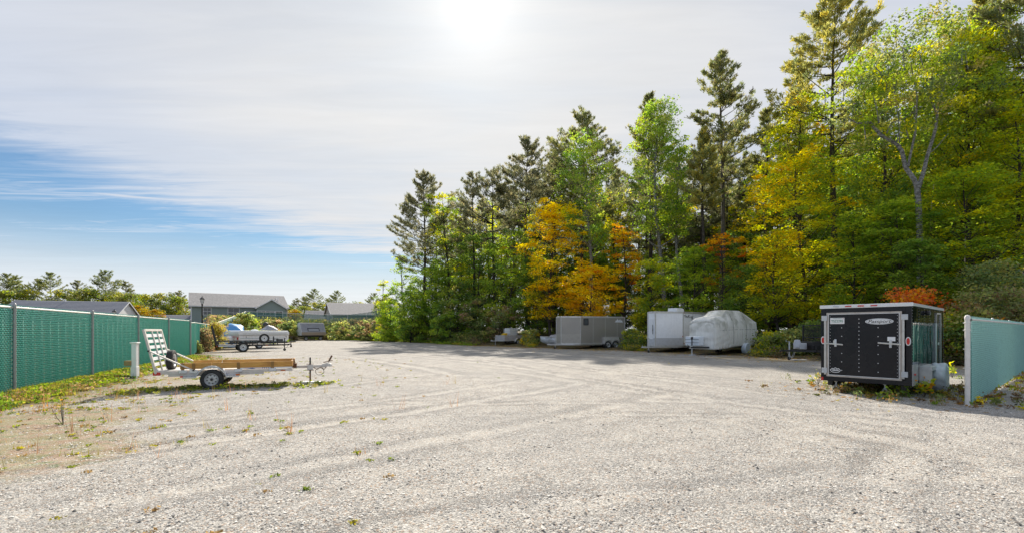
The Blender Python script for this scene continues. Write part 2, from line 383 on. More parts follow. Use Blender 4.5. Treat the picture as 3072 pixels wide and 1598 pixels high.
# moss, dry weed and rotting leaf over the stone where nobody drives
wd = t.rng(t.m('ADD', t.m('MULTIPLY', mk[2], .62), t.m('ADD', t.m('MULTIPLY', fine, .45), t.m('MULTIPLY', mid, .35))), .70, .98)
wcol = t.mix(t.rng(t.noise(co, 2.6, 3, .6), .4, .6), (.24, .20, .065, 1), (.30, .17, .08, 1))
wcol = t.mix(t.rng(t.noise(co, 5.1, 3, .6), .52, .66), wcol, (.12, .15, .03, 1))
gcol = t.mix(t.m('MULTIPLY', wd, .62), gcol, wcol)
soil = t.mix(t.rng(mid, .35, .65), (.075, .055, .032, 1), (.15, .105, .055, 1))
soil = t.mix(t.rng(t.noise(co, 3.3, 4, .6), .5, .66), soil, (.11, .13, .035, 1))
t.put(b.inputs['Base Color'], t.mix(mk[0], gcol, soil)); b.inputs['Roughness'].default_value = .93; b.inputs['Specular IOR Level'].default_value = .25
hh = t.m('ADD', t.m('MULTIPLY', t.m('SUBTRACT', 1.0, t.m('MINIMUM', t.m('MULTIPLY', vo.outputs['Distance'], 1.6), 1)), .8), t.m('MULTIPLY', t.m('SUBTRACT', 1.0, vo2.outputs['Distance']), .35))
hh = t.m('ADD', hh, t.m('MULTIPLY', t.noise(co, 30, 3, .6), .5))
bn = t.node('ShaderNodeBump', {'Height': hh, 'Strength': .6, 'Distance': .016}); t.l.new(bn.outputs[0], b.inputs['Normal'])
me.materials.append(gm)

# ------------------------------------------------------------------ leaf and branch geometry
def pick(rs, pal, n):
    c = np.array([p[0] for p in pal], float); w = np.array([p[1] for p in pal], float)
    return c[rs.choice(len(pal), n, p=w / w.sum())]
def leaf_quads(rs, P, size, flat=.5, aspect=.62, axis=None):
    """diamond-shaped leaves at points P; flat: how far they lie level; axis: preferred pointing direction"""
    n = len(P); up = np.array((0, 0, 1.0))
    nn = rs.normal(size=(n, 3)); nn /= np.linalg.norm(nn, axis=1)[:, None] + 1e-9
    nn = nn * (1-flat) + up * flat; nn /= np.linalg.norm(nn, axis=1)[:, None] + 1e-9
    a = rs.normal(size=(n, 3)) if axis is None else axis + .45*rs.normal(size=(n, 3))
    if axis is None: a -= nn * (a*nn).sum(1)[:, None]
    a /= np.linalg.norm(a, axis=1)[:, None] + 1e-9
    bb = np.cross(nn, a); bb /= np.linalg.norm(bb, axis=1)[:, None] + 1e-9
    s = (size * (.5 + 1.1*rs.rand(n)**1.3))[:, None]
    V = np.stack([P - a*s*.5, P + bb*s*aspect*.5 + a*s*.05, P + a*s*.5, P - bb*s*aspect*.5 + a*s*.05], 1)
    return V.reshape(-1, 3)
class Foliage:
    def __init__(s): s.V = []; s.C = []
    def add(s, V, C): s.V.append(V); s.C.append(np.repeat(1-np.exp(-np.maximum(C, 0)*4.3), 4, 0))
    def mesh(s, name, mat):
        V = np.concatenate(s.V); C = np.concatenate(s.C); q = np.arange(len(V)).reshape(-1, 4)
        me = fast_mesh(name, V, q, np.clip(C, 0, 1)); me.materials.append(mat); return me
class Limbs:
    def __init__(s): s.V = []; s.Q = []; s.n = 0
    def limb(s, pts, radii, k=5):
        pts = np.array(pts, float); m = len(pts); tg = np.gradient(pts, axis=0); tg /= np.linalg.norm(tg, axis=1)[:, None] + 1e-9
        ref = np.array((.31, .95, .05)); a = np.cross(tg, ref); a /= np.linalg.norm(a, axis=1)[:, None] + 1e-9; b_ = np.cross(tg, a)
        th = np.arange(k) * 2*np.pi/k
        ring = pts[:, None] + np.array(radii)[:, None, None] * (a[:, None]*np.cos(th)[None, :, None] + b_[:, None]*np.sin(th)[None, :, None])
        s.V.append(ring.reshape(-1, 3)); i = np.arange(m-1)[:, None]*k + np.arange(k)[None]; j = np.arange(m-1)[:, None]*k + (np.arange(k)+1) % k
        s.Q.append(np.stack([i, j, j+k, i+k], -1).reshape(-1, 4) + s.n); s.n += m*k
    def mesh(s, name, mat):
        me = fast_mesh(name, np.concatenate(s.V), np.concatenate(s.Q), None, True); me.materials.append(mat); return me

def broadleaf(seed, H, hw, cb, pal, pal2=None, n=14000, leaf=.17, clump=.75, bark=None, layered=.5, trunk=None, gaps=.0, lean=(0, 0), per=70, top=.85, forks=None):
    """H height, hw crown half width, cb crown bottom, pal colours, pal2 colours of the turned clumps"""
    rs = np.random.RandomState(seed); L = Limbs(); Fo = Foliage(); tr = trunk or H * .009 + .03
    def axis_at(z):
        u = z / H; return np.array((lean[0]*u*u + .02*H*math.sin(u*5+seed), lean[1]*u*u + .02*H*math.cos(u*4.3+seed*2), z))
    zs = np.linspace(-.3, H*.93, 12); L.limb([axis_at(z) for z in zs], [tr*(1-.86*max(z, 0)/H) + (.25*tr if z < .2 else 0) for z in zs], 9)
    K = max(12, n // per); cc = []
    lobes = [(rs.rand()*6.28, cb + (H-cb)*rs.rand(), .55+.5*rs.rand()) for _ in range(9)]
    tries = 0
    while len(cc) < K and tries < K*40:
        tries += 1
        z = cb + (H-cb) * rs.rand(); u = (z-cb) / (H-cb)
        env = math.sqrt(max(0, 1 - (abs(u-.42)/(.62 if u > .42 else .50))**2.2)) if top >= .8 else (1-u)**.7
        th = rs.rand()*6.283; ro = (rs.rand()**.45)
        f = 1.0
        for (a_, zl, s_) in lobes:
            if abs((th-a_+3.14) % 6.28-3.14) < .6 and abs(z-zl) < (H-cb)*.16: f = s_
        r = hw*env*ro*f
        if gaps and math.sin(th*2.3+z*1.1+seed)*math.cos(z*.9+th+seed*3) > 1-gaps: continue
        c0 = axis_at(z); cc.append((c0[0]+r*math.cos(th), c0[1]+r*math.sin(th), z))
    cc = np.array(cc)
    # limbs out to clumps
    for i in rs.choice(len(cc), min(len(cc), 60), replace=False):
        c = cc[i]; c0 = axis_at(c[2]); r = math.hypot(c[0]-c0[0], c[1]-c0[1]); z0 = max(cb*.8, c[2] - r*(.5+.5*rs.rand()) - .5)
        a = axis_at(z0); bpt = c; m = (a+bpt)/2 + np.array((0, 0, -.12*r)) + rs.normal(size=3)*.15
        rr = tr*.32*(1-z0/H)+.014
        L.limb([a, a*.6+m*.4+rs.normal(size=3)*.05, m, bpt*.6+m*.4+rs.normal(size=3)*.12, bpt], [rr, rr*.75, rr*.55, rr*.35, .008], 5)
    m = np.maximum(12, (per*(.5+rs.rand(len(cc)))).astype(int)); ids = np.repeat(np.arange(len(cc)), m)
    g = rs.normal(size=(len(ids), 3)); g /= np.linalg.norm(g, axis=1)[:, None]; g *= (rs.rand(len(ids))**.5)[:, None]
    sz = clump*(.65+.7*rs.rand(len(cc)))[ids][:, None]
    P = cc[ids] + g*sz*np.array((1, 1, .62-.34*layered)); P[:, 2] -= .14*np.hypot(g[:, 0], g[:, 1])*sz[:, 0]
    base = pick(rs, pal, len(cc))
    if pal2 is not None:
        base2 = pick(rs, pal2[0], len(cc)); out = np.hypot(cc[:, 0], cc[:, 1])/max(hw, .1)
        k = np.clip((cc[:, 2]-cb)/(H-cb)*pal2[2]+out*.5 + .35*np.sin(cc[:, 0]*1.1+seed)*np.cos(cc[:, 2]*.8+seed) + .25*rs.normal(size=len(cc)), -9, 9) > pal2[1]
        base = np.where(k[:, None], base2, base)
    C = base[ids] * (1 + .20*rs.normal(size=(len(ids), 1))) * (1+.08*rs.normal(size=(len(ids), 3)))
    other = pick(rs, pal, len(ids)); sw = rs.rand(len(ids)) < .14; C[sw] = other[sw]
    Fo.add(leaf_quads(rs, P, leaf, .35+.35*layered), C)
    return L.mesh('trunk', bark or BARK_DARK), Fo.mesh('crown', LEAF)

def pine(seed, H, hw, cb, pal, dens=1.0, tuft=.30, droop=0.0, lean=(0, 0), top_w=.15, ragged=.35, bark=None, per=9, whorl=.62):
    """white pine: whorls of level limbs with brushes of needles turned up at the ends"""
    rs = np.random.RandomState(seed); L = Limbs(); Fo = Foliage(); tr = H*.0105+.04
    def axis_at(z): u = z/H; return np.array((lean[0]*u*u+.006*H*math.sin(u*6+seed), lean[1]*u*u, z))
    zs = np.linspace(-.3, H, 14); L.limb([axis_at(z) for z in zs], [max(.015, tr*(1-.97*max(z, 0)/H)) for z in zs], 9)
    z = cb*.62; TP, TA = [], []
    while z < H-.3:
        u = max(0, (z-cb)/(H-cb)); nb = rs.randint(4, 6) if z >= cb else rs.randint(0, 3)
        prof = (min(1, (u+.12)/.34))**.6 * ((1-u)**.72 + top_w*(1-u)) if z >= cb else .5
        for b_ in range(nb):
            th = rs.rand()*6.283; Lb = max(.3, hw*1.3*prof*(1-ragged*rs.rand()*.95)*(1.2 if rs.rand() < .1 else 1)); a = axis_at(z)
            rise = (.10+.55*u**1.5 - droop) + .12*rs.normal()
            pts = []
            for s_ in np.linspace(0, 1, 6):
                zz = Lb*(rise*s_ + .22*s_**2.4)
                pts.append(a + np.array((math.cos(th)*Lb*s_, math.sin(th)*Lb*s_, zz)) + (rs.normal(size=3)*.04*Lb*s_*.6))
            rr = .016+.011*Lb; L.limb(pts, [rr, rr*.8, rr*.6, rr*.45, rr*.3, .006], 4)
            if z < cb: continue
            pts = np.array(pts); nt = int((4+Lb*7.2)*dens)
            s0 = .34 if u < .75 else .08
            for k in range(nt):
                s_ = s0+(1-s0)*rs.rand()**.75; i = min(4, int(s_*5)); p = pts[i]*(1-(s_*5-i))+pts[i+1]*(s_*5-i)
                w = Lb*.30*(1-s_*.55)*(rs.rand()*2-1); side = np.array((-math.sin(th), math.cos(th), 0))
                TP.append(p + side*w + np.array((math.cos(th), math.sin(th), 0))*abs(w)*.45 + np.array((0, 0, .06+.12*rs.rand()+abs(w)*.12)))
                TA.append(np.array((math.cos(th), math.sin(th), 0))*(.55+.3*rs.rand()) + side*w*.5 + np.array((0, 0, .65+.5*u)))
        z += whorl*1.3*(.7+.6*rs.rand())*(1.15-.55*u)
    for _ in range(10): TP.append(axis_at(H)-np.array((0, 0, rs.rand()*.9))); TA.append(rs.normal(size=3)*.3+np.array((0, 0, 1)))
    TP = np.array(TP); TA = np.array(TA); TA /= np.linalg.norm(TA, axis=1)[:, None]
    ids = np.repeat(np.arange(len(TP)), per); n = len(ids)
    dirs = TA[ids]*.9 + rs.normal(size=(n, 3))*.42; dirs /= np.linalg.norm(dirs, axis=1)[:, None]
    P = TP[ids] + dirs*tuft*.42 + rs.normal(size=(n, 3))*.07
    base = pick(rs, pal, len(TP)); C = base[ids]*(1+.18*rs.normal(size=(n, 1)))
    Fo.add(leaf_quads(rs, P, tuft, 0, .21, axis=dirs*2.2), C*1.25)
    return L.mesh('trunk', bark or BARK_DARK), Fo.mesh('crown', NEEDLE)

def place_tree(name, meshes, x, y, z, label, cat='tree', group=None, rz=0., sc=1.0):
    o = empty(name, (x, y, z), rz, label, cat, group); o.scale = (sc, sc, sc)
    for nm, me in zip(('trunk', 'crown'), meshes):
        c = bpy.data.objects.new(nm, me); COL.objects.link(c); c.parent = o
    return o
# ------------------------------------------------------------------ fences
SLAT = pmat('green_slat', (.004, .10, .075), .7, 0, .3, (.12, .26, .22), scale=2, streak=.6)
SLAT2 = pmat('pale_green_slat', (.045, .23, .19), .5, 0, .3, (.12, .30, .27), scale=3)  # lighter green than the slats of the left fence
SLAT3 = pmat('faded_green_slat', (.035, .16, .13), .5, 0, .2)
WIREG = pmat('green_coated_wire', (.12, .52, .42), .32, 0, .2, (.10, .3, .25), spec=.6)
WIREP = pmat('sheen_pale_wire', (.42, .74, .68), .32, .1, .2, (.3, .4, .4), spec=.6)  # whitish sheen of the slanting view put into the wire colour
RAILM = pmat('fence_pipe', (.78, .75, .71), .42, .25, .35, (.45, .36, .30))  # paleness of the sunlit rail put into the pipe colour
def chain_fence(name, label, pts, H, post_px, slat=SLAT, wire=WIREG, pitch=.058, slatw=.044, group=None, knots=True, side=1, post_r=.028, posts_in_front=True, near=True, wirer=.0048):
    """pts: plan points with ground height; posts stand at the points; slats woven upright through diamond wire"""
    root = empty(name, (pts[0][0], pts[0][1], pts[0][2]), 0, label, 'fence', group); o = Vector(pts[0])
    P = [Vector(p) - o for p in pts]
    sl = MB(); wr = MB(); sv = []; sq = []; wv = []; wq = []
    def quad(vs, qs, a, b, c, d_):
        n = len(vs); vs += [a, b, c, d_]; qs.append((n, n+1, n+2, n+3))
    for i, p in enumerate(P):
        m = MB(); nx_ = None
        d0 = (P[min(i+1, len(P)-1)] - P[max(i-1, 0)]); d0.z = 0; d0.normalize(); nrm = Vector((d0.y, -d0.x, 0)) * side
        q = p + (nrm * .045 * (-1 if wire is WIREP else 1) if near else Vector((0, 0, 0)))
        end = i in (0, len(P)-1)
        r = post_r * (1.6 if end and near else 1)
        m.tube(q + Vector((0, 0, -.3)), q + Vector((0, 0, H + .03)), r, n=14)
        if near:
            m.lathe([(r*1.12, H+.0), (r*1.15, H+.05), (r*.8, H+.085), (0.002, H+.10)], q, 'z', 14)
            for z in (.35, .75, 1.15, 1.55, H-.08):
                m.lathe([(r*1.08, z), (r*1.14, z+.006), (r*1.14, z+.016), (r*1.08, z+.022)], q, 'z', 14)
                m.box((q.x-.006, q.y-.006, q.z+z), (q.x+.006-nrm.x*.07, q.y+.006-nrm.y*.07, q.z+z+.02))
        m.build('post', POSTM if near and wire is WIREG else (RAILM if near else GALV), root, True)
    rails = []
    for a, b in zip(P, P[1:]):
        L = (b-a); Lh = math.hypot(L.x, L.y); dirv = Vector((L.x, L.y, 0)) / Lh; slope = L.z / Lh; nrm = Vector((dirv.y, -dirv.x, 0)) * side
        m = MB(); m.tube(a+Vector((0, 0, H)), b+Vector((0, 0, H)), .029 if near else .03, n=10, cap=False)
        m.build('top_rail', RAILM, root, True)
        n = int(Lh / pitch); off = nrm * .006
        def at(s, z, o_=0): return a + dirv*s + Vector((0, 0, slope*s + z)) + nrm*o_
        for k in range(n):
            s = (k+.5) * pitch
            jz = .02*((k*7919) % 13)/13; tw = .010*(((k*31) % 7)/7-.5)
            quad(sv, sq, at(s-slatw/2, .03+jz, tw), at(s+slatw/2, .03+jz, -tw), at(s+slatw/2, H-.03-jz, -tw), at(s-slatw/2, H-.03-jz, tw))
        if wirer:
            w = wirer; hz_ = H + .04
            for sgn in (1, -1):
                run = hz_ * .62; k = -int(run / pitch) - 1 if sgn > 0 else 0
                smax = n if sgn > 0 else n + int(run / pitch) + 1
                for kk in range(k, smax):
                    s0 = kk*pitch; s1 = s0 + sgn*run; z0, z1 = .02, hz_
                    if s0 < 0: z0 = .02 + (0-s0)/run*(hz_-.02) if sgn > 0 else z0; s0 = max(0, s0)
                    if s1 > Lh: z1 = hz_ - (s1-Lh)/run*(hz_-.02); s1 = Lh
                    if sgn < 0:
                        if s0 > Lh: z0 = .02 + (s0-Lh)/run*(hz_-.02); s0 = Lh
                        if s1 < 0: z1 = hz_ + s1/run*(hz_-.02)*1.0; s1 = 0
                    if z1 - z0 < .05 or z0 > hz_: continue
                    e = .014 if sgn > 0 else .019
                    quad(wv, wq, at(s0-w, z0, e), at(s0, z0, e+w*1.4), at(s1, z1, e+w*1.4), at(s1-w, z1, e))
                    quad(wv, wq, at(s0, z0, e+w*1.4), at(s0+w, z0, e), at(s1+w, z1, e), at(s1, z1, e+w*1.4))
            if knots:
                dz_ = pitch / .62
                for k_ in range(n):
                    for r_ in range(int(H / dz_ * 2)):
                        s = k_*pitch + (pitch/2 if r_ % 2 else 0); z = .03 + r_*dz_/2
                        if z > H - .02: break
                        w2 = w*2.5; c = at(s, z, .026)
                        if wire is WIREP:
                            for zz1, zz2 in ((z-.007, z), (z, z+.007)): quad(wv, wq, at(s-.014, zz1, .012), at(s+.014, zz1, .012), at(s+.006, zz2, .024), at(s-.006, zz2, .024))
                            continue
                        quad(wv, wq, at(s-w2, z-w2*.5, .018), at(s+.1*w2, z-w2*1.5, .018), at(s+w2, z+w2*.3, .022), c)
                        quad(wv, wq, at(s-w2, z-w2*.5, .018), c, at(s+w2, z+w2*.3, .022), at(s-.1*w2, z+w2*1.5, .018))
            if near:   # wire ends standing over the rail
                for k_ in range(n):
                    s = k_*pitch
                    quad(wv, wq, at(s-.012, hz_-.05, .012), at(s-.006, hz_-.05, .014), at(s+.010, hz_+.028, .014), at(s+.005, hz_+.028, .012))
                    quad(wv, wq, at(s+.012, hz_-.05, .012), at(s+.018, hz_-.05, .014), at(s+.006, hz_+.028, .016), at(s+.002, hz_+.028, .014))
    me = fast_mesh('privacy_slats', np.array([tuple(p) for p in sv]), np.array(sq)); me.materials.append(slat)
    ob = bpy.data.objects.new('privacy_slats', me); COL.objects.link(ob); ob.parent = root; ob['kind'] = 'stuff'
    ob.modifiers.new('thickness', 'SOLIDIFY').thickness = .003
    if wirer:
        me = fast_mesh('wire_mesh', np.array([tuple(p) for p in wv]), np.array(wq)); me.materials.append(wire)
        ob = bpy.data.objects.new('wire_mesh', me); COL.objects.link(ob); ob.parent = root; ob['kind'] = 'stuff'
    return root
fp = [(-11.4 + -.3866*s, 10.64 + .9222*s, 0.02) for s in (-8.06, -4.03, 0, 4.03, 8.06, 12.09, 16.12)]
chain_fence('chain_link_fence', 'tall chain link fence with dark green slats in the left foreground beside the weedy verge', fp, 2.06, None, side=1)
rf = [(9.56 + .7785*s, 9.73 + .6277*s, 0.0) for s in (0, 3.95, 7.9, 11.85, 15.8, 19.75, 23.7)]
chain_fence('chain_link_fence', 'short chain link fence with pale green slats starting right of the black trailer', rf, 1.78, None, slat=SLAT2, wire=WIREP, side=1, wirer=.0024)
bk = [fp[-1][:2] + (0.02,), (-20.0, 29.4, .1), (-22.4, 33.4, .12), (-24.8, 37.4, .14), (-27.2, 41.4, .16), (-29.6, 45.4, .2), (-31.5, 49, .25)]
chain_fence('chain_link_fence', 'low greener stretch of slatted fence beyond the corner post behind the dry brown weeds', bk, 1.95, None, slat=SLAT3, wire=WIREG, side=1, slatw=.030, knots=False, near=False, wirer=.0018)
def fz(px, py, Z): return zh(py, Z) - 2.0
hill = []
for px, py, Z in ((645, 969, 50), (696, 950, 60), (737, 933, 76), (790, 935, 77), (860, 938, 77), (925, 940, 77), (984, 943, 78), (1043, 943, 78), (1100, 936, 77), (1160, 924, 76), (1215, 912, 74), (1262, 905, 71)):
    hill.append((ax(px, Z), Z, fz(px, py, Z)))
chain_fence('chain_link_fence', 'distant see-through green fence climbing the overgrown bank in front of the houses', hill, 2.0, None, slat=SLAT3, wire=GALV, side=1, pitch=.11, slatw=.062, knots=False, near=False, wirer=0)

# ------------------------------------------------------------------ houses
ROOFM = pmat('asphalt_shingle', (.24, .23, .225), .9, 0, .9, (.50, .47, .45), scale=3.2, bump=.5, bscale=14)
ROOFB = pmat('dark_shingle', (.20, .205, .23), .9, 0, .6, (.32, .33, .35), scale=3.2, bump=.5, bscale=14)
SIDING = pmat('grey_green_siding', (.26, .32, .30), .6, 0, .2)
SIDEPALE = pmat('pale_siding', (.42, .47, .52), .6, 0, .15)
SIDETAN = pmat('tan_siding', (.42, .39, .34), .6, 0, .15)
PANE = pmat('window_pane', (.05, .06, .065), .12, 0, .1, spec=.8)
def house(label, A, ang, L, hw, ridge, eave, z0, wall, roof, gablewall=None, over=.35, windows=(), dormer=None, vent=(), siding=True):
    """ridge from local x=0 to L; the side towards the yard is -y"""
    r = empty('house', (A[0], A[1], z0), ang, label, 'house')
    k = (ridge-eave)/hw
    m = MB(); m.prism([(-hw+.02, -1.5), (hw-.02, -1.5), (hw-.02, eave-.02), (0, ridge-.12), (-hw+.02, eave-.02)], .35, L-.35, 'x')
    wo = m.build('wall', wall, r)
    if siding:
        m = MB(); n = int((L-.8)/.3)
        for i in range(n): x = .4+i*.3; m.box((x, -hw-.015, -1), (x+.035, -hw+.02, eave-.2))
        m.build('siding_batten', wall, wo, kind='stuff')
    if gablewall:
        for x in (.33, L-.35):
            m = MB(); m.prism([(-hw+.05, -1.5), (hw-.05, -1.5), (hw-.05, eave), (0, ridge-.18), (-hw+.05, eave)], x, x+.02, 'x'); m.build('gable_wall', gablewall, wo)
    for s in (-1, 1):
        m = MB(); e = hw+over
        m.prism([(0, ridge), (s*e, ridge-k*e), (s*e, ridge-k*e-.12), (0, ridge-.14)], 0, L, 'x'); ro = m.build('roof', roof, r)
        # courses of shingles: low steps up the slope
        m = MB(); n = int(e/.42)
        for i in range(n):
            y0, y1 = s*i*e/n, s*(i+1)*e/n
            m.prism([(y0, ridge-k*abs(y0)+.012), (y1, ridge-k*abs(y1)+.045), (y1, ridge-k*abs(y1)-.02), (y0, ridge-k*abs(y0)-.02)], .01, L-.01, 'x')
        m.build('shingle_course', roof, ro, kind='stuff')
        m = MB(); m.box((0, s*e-.02*s, ridge-k*e-.16), (L, s*(e+.12), ridge-k*e-.03)); m.build('gutter', WHITEV, r)
        for x in (-.03, L):
            m = MB(); m.prism([(0, ridge+.02), (s*e, ridge-k*e+.02), (s*e, ridge-k*e-.2), (0, ridge-.2)], x, x+.03, 'x'); m.build('rake_board', WHITEV, r)
    m = MB(); m.box((.33, -hw-.04, -1), (.47, -hw+.1, eave-.1)); m.build('corner_board', WHITEV, r); m = MB(); m.box((L-.47, -hw-.04, -1), (L-.33, -hw+.1, eave-.1)); m.build('corner_board', WHITEV, r)
    for (x, z, w, h, y) in windows:
        f = MB(); yy = -hw if y is None else y
        for a, b in (((x-w/2-.09, yy-.06, z-h/2-.09), (x-w/2, yy, z+h/2+.09)), ((x+w/2, yy-.06, z-h/2-.09), (x+w/2+.09, yy, z+h/2+.09)),
                     ((x-w/2, yy-.06, z+h/2), (x+w/2, yy, z+h/2+.09)), ((x-w/2, yy-.06, z-h/2-.09), (x+w/2, yy, z-h/2))): f.box(a, b)
        f.box((x-w/2, yy-.05, z-.03), (x+w/2, yy-.01, z+.03)); f.box((x-.015, yy-.045, z+.03), (x+.015, yy-.012, z+h/2)); f.box((x-.015, yy-.045, z-h/2), (x+.015, yy-.012, z-.03))
        wi = f.build('window', WHITEV, r); g = MB(); g.box((x-w/2, yy-.02, z-h/2), (x+w/2, yy-.004, z+h/2)); g.build('pane', PANE, wi)
    if dormer:
        x0, x1, pk, ev, ext = dormer; xm = (x0+x1)/2; kk = (pk-ev)/((x1-x0)/2)
        m = MB(); m.prism([(x0+.3, -1.5), (x1-.3, -1.5), (x1-.3, ev-.1), (xm, pk-.12), (x0+.3, ev-.1)], -hw-ext, -hw+.3, 'y'); m.build('porch_wall', wall, r)
        for s in (-1, 1):
            e = (x1-x0)/2; m = MB(); m.prism([(xm, pk), (xm+s*e, ev), (xm+s*e, ev-.13), (xm, pk-.13)], -hw-ext-.3, -hw+hw*.8*(pk-eave)/(ridge-eave)+.2, 'y'); m.build('porch_roof', roof, r)
            m = MB(); m.prism([(xm, pk+.03), (xm+s*e, ev+.03), (xm+s*e, ev-.24), (xm, pk-.24)], -hw-ext-.34, -hw-ext-.3, 'y'); m.build('rake_board', WHITEV, r)
    for (x, y, h) in vent:
        m = MB(); m.tube((x, y, ridge-k*abs(y)-.1), (x, y, ridge-k*abs(y)+h), .09, n=8); m.build('vent_pipe', WHITEV, r)
    return r
LS = 1.58                                    # the big house stands this much farther than its 6.5 m ridge would say
ZB = 96.0; XB = ax(566, ZB)
house('long grey roofed house with dark green siding and a white trimmed gable porch', (XB, ZB), math.atan2(.57, .82), 17.8, 6.6, zh(876, ZB)-2.2, 4.35, 2.2, SIDING, ROOFM, SIDEPALE,
      windows=((3.0, 3.15, 1.25, 1.35, None), (7.5, 2.95, 1.9, 1.9, None), (12.3, 2.5, 1.5, 1.7, -8.3), (13.9, 2.5, 1.5, 1.7, -8.3), (15.6, 2.5, 1.3, 1.7, -8.3)),
      dormer=(11.2, 17.2, 5.9, 4.0, 1.6), vent=((16.2, -2.8, .7), (15.9, -2.2, .4)))
ZA = 84.0
house('low dark grey roofed house with a white gable end, showing over the left fence', (ax(44, ZA), ZA), R(17), 17.3, 5.2, zh(899, ZA)-1.0, 2.9, 1.0, SIDEPALE, ROOFB, WHITEV, vent=((7.5, -.3, .5),))
ZC = 100.0
house('grey roofed house with a tan gable end, right of the long green house', (ax(980, ZC), ZC), R(28), 14.5, 6.0, zh(906, ZC)-2.4, 2.6, 2.4, SIDETAN, ROOFM, SIDETAN, vent=())
house('small pale garden house between the two grey roofed houses', (ax(917, 108), 108.0), R(18), 5.2, 3.0, zh(930, 108)-2.4, 2.0, 2.4, SIDEPALE, ROOFM, WHITEV)
house('distant dark roof peeping above the fence left of the long green house', (ax(446, 100), 100.0), R(12), 9.5, 4.0, zh(943, 100)-.6, 2.2, .6, SIDEPALE, ROOFB)

# street lamps
def street_lamp(x, y, H, label):
    r = empty('street_lamp', (x, y, h1(x, y)), 0, label, 'street lamp', 'black lantern lamps among the houses'); H = H - h1(x, y)
    m = MB(); m.lathe([(.16, 0), (.16, .3), (.10, .5), (.075, .9), (.065, H-1.0), (.10, H-.95), (.06, H-.85)], (0, 0, 0), 'z', 12); m.build('pole', BLACKM, r, True)
    m = MB(); m.lathe([(.10, H-.82), (.22, H-.38), (.20, H-.36)], (0, 0, 0), 'z', 6); la = m.build('lantern', LAMPG, r)
    m = MB()
    for i in range(6):
        a = i*math.pi/3; m.bar((.10*math.cos(a), .10*math.sin(a), H-.84), (.225*math.cos(a), .225*math.sin(a), H-.37), .02)
    m.lathe([(.26, H-.38), (.25, H-.33), (.12, H-.2), (.05, H-.14), (.03, H-.05), (.004, H)], (0, 0, 0), 'z', 6); m.build('lantern_cap', BLACKM, r)
LAMPG = pmat('frosted_lamp_glass', (.72, .74, .74), .3, 0, .1)
street_lamp(ax(606.5, 50), 50, zh(886, 50), 'tall black lamp post with a frosted lantern in front of the long grey roof')
street_lamp(ax(343, 62), 62, zh(925, 62), 'far small lamp whose white lantern shows above the left fence by the white gable')

# ------------------------------------------------------------------ wheels and running gear
RIMW = pmat('white_rim', (.72, .73, .74), .35, 0, .25, (.35, .30, .24)); RIMS = pmat('silver_rim', (.50, .51, .52), .4, .4, .35, (.25, .22, .18)); CHROME = pmat('alloy_rim', (.6, .61, .62), .25, .7, .2)
def wheel(parent, c, r, w, rimmat, spokes='slots', axis='y', face=-1, name='wheel'):
    """tyre with tread and bead, rim with openings painted as dark shade patches, hub; face: the side of the outer face along the axis"""
    m = MB(); h = w/2
    prof = [(r*.60, -h*.80), (r*.66, -h*.96), (r*.86, -h), (r*.95, -h*.86), (r, -h*.66), (r, -h*.36), (r*.975, -h*.33), (r*.975, -h*.27), (r, -h*.24), (r, h*.24), (r*.975, h*.27), (r*.975, h*.33), (r, h*.36), (r, h*.66), (r*.95, h*.86), (r*.86, h), (r*.66, h*.96), (r*.60, h*.80)]
    m.lathe(prof, c, axis, 36); ty = m.build(name, RUBBER, parent, True)
    m = MB(); s = face
    m.m(0).lathe([(r*.61, h*.86*s), (r*.59, h*.90*s), (r*.545, h*.72*s), (r*.53, h*.30*s), (r*.50, h*.22*s), (r*.38, h*.40*s), (r*.20, h*.34*s), (r*.17, h*.45*s), (.004, h*.45*s)], c, axis, 32)
    m.lathe([(r*.60, -h*.8*s), (r*.3, -h*.3*s), (.004, -h*.3*s)], c, axis, 24)
    A = {'y': lambda a, b, q: (c[0]+a, c[1]+q, c[2]+b), 'x': lambda a, b, q: (c[0]+q, c[1]+a, c[2]+b)}[axis]
    m.m(1)
    if spokes == 'slots':
        for i in range(8):
            a = i*math.pi/4+.2; q = h*.405*s; ca, sa = math.cos(a), math.sin(a); rr, hw_ = r*.395, r*.055
            m.add([A(ca*(rr-hw_)-sa*hw_*.8, sa*(rr-hw_)+ca*hw_*.8, q*.98), A(ca*(rr+hw_)-sa*hw_, sa*(rr+hw_)+ca*hw_, q), A(ca*(rr+hw_)+sa*hw_, sa*(rr+hw_)-ca*hw_, q), A(ca*(rr-hw_)+sa*hw_*.8, sa*(rr-hw_)-ca*hw_*.8, q*.98)], [(0, 1, 2, 3)])
    else:
        for i in range(6):
            a = i*math.pi/3+.3; q = h*.43*s; ca, sa = math.cos(a), math.sin(a)
            m.add([A(ca*r*.22-sa*r*.02, sa*r*.22+ca*r*.02, q), A(ca*r*.47-sa*r*.15, sa*r*.47+ca*r*.15, q), A(ca*r*.47+sa*r*.15, sa*r*.47-ca*r*.15, q), A(ca*r*.22+sa*r*.02, sa*r*.22-ca*r*.02, q)], [(0, 1, 2, 3)])
    m.m(2).lathe([(r*.13, h*.44*s), (r*.12, h*.75*s), (r*.07, h*.82*s), (.003, h*.83*s)], c, axis, 14)
    for i in range(5):
        a = i*1.2566; p = A(math.cos(a)*r*.18, math.sin(a)*r*.18, h*.43*s); q_ = A(math.cos(a)*r*.18, math.sin(a)*r*.18, h*.56*s); m.tube(p, q_, r*.022, n=6)
    m.build('rim', [rimmat, DARK, BLACKM if spokes == 'slots' else rimmat], ty, True)
    return ty
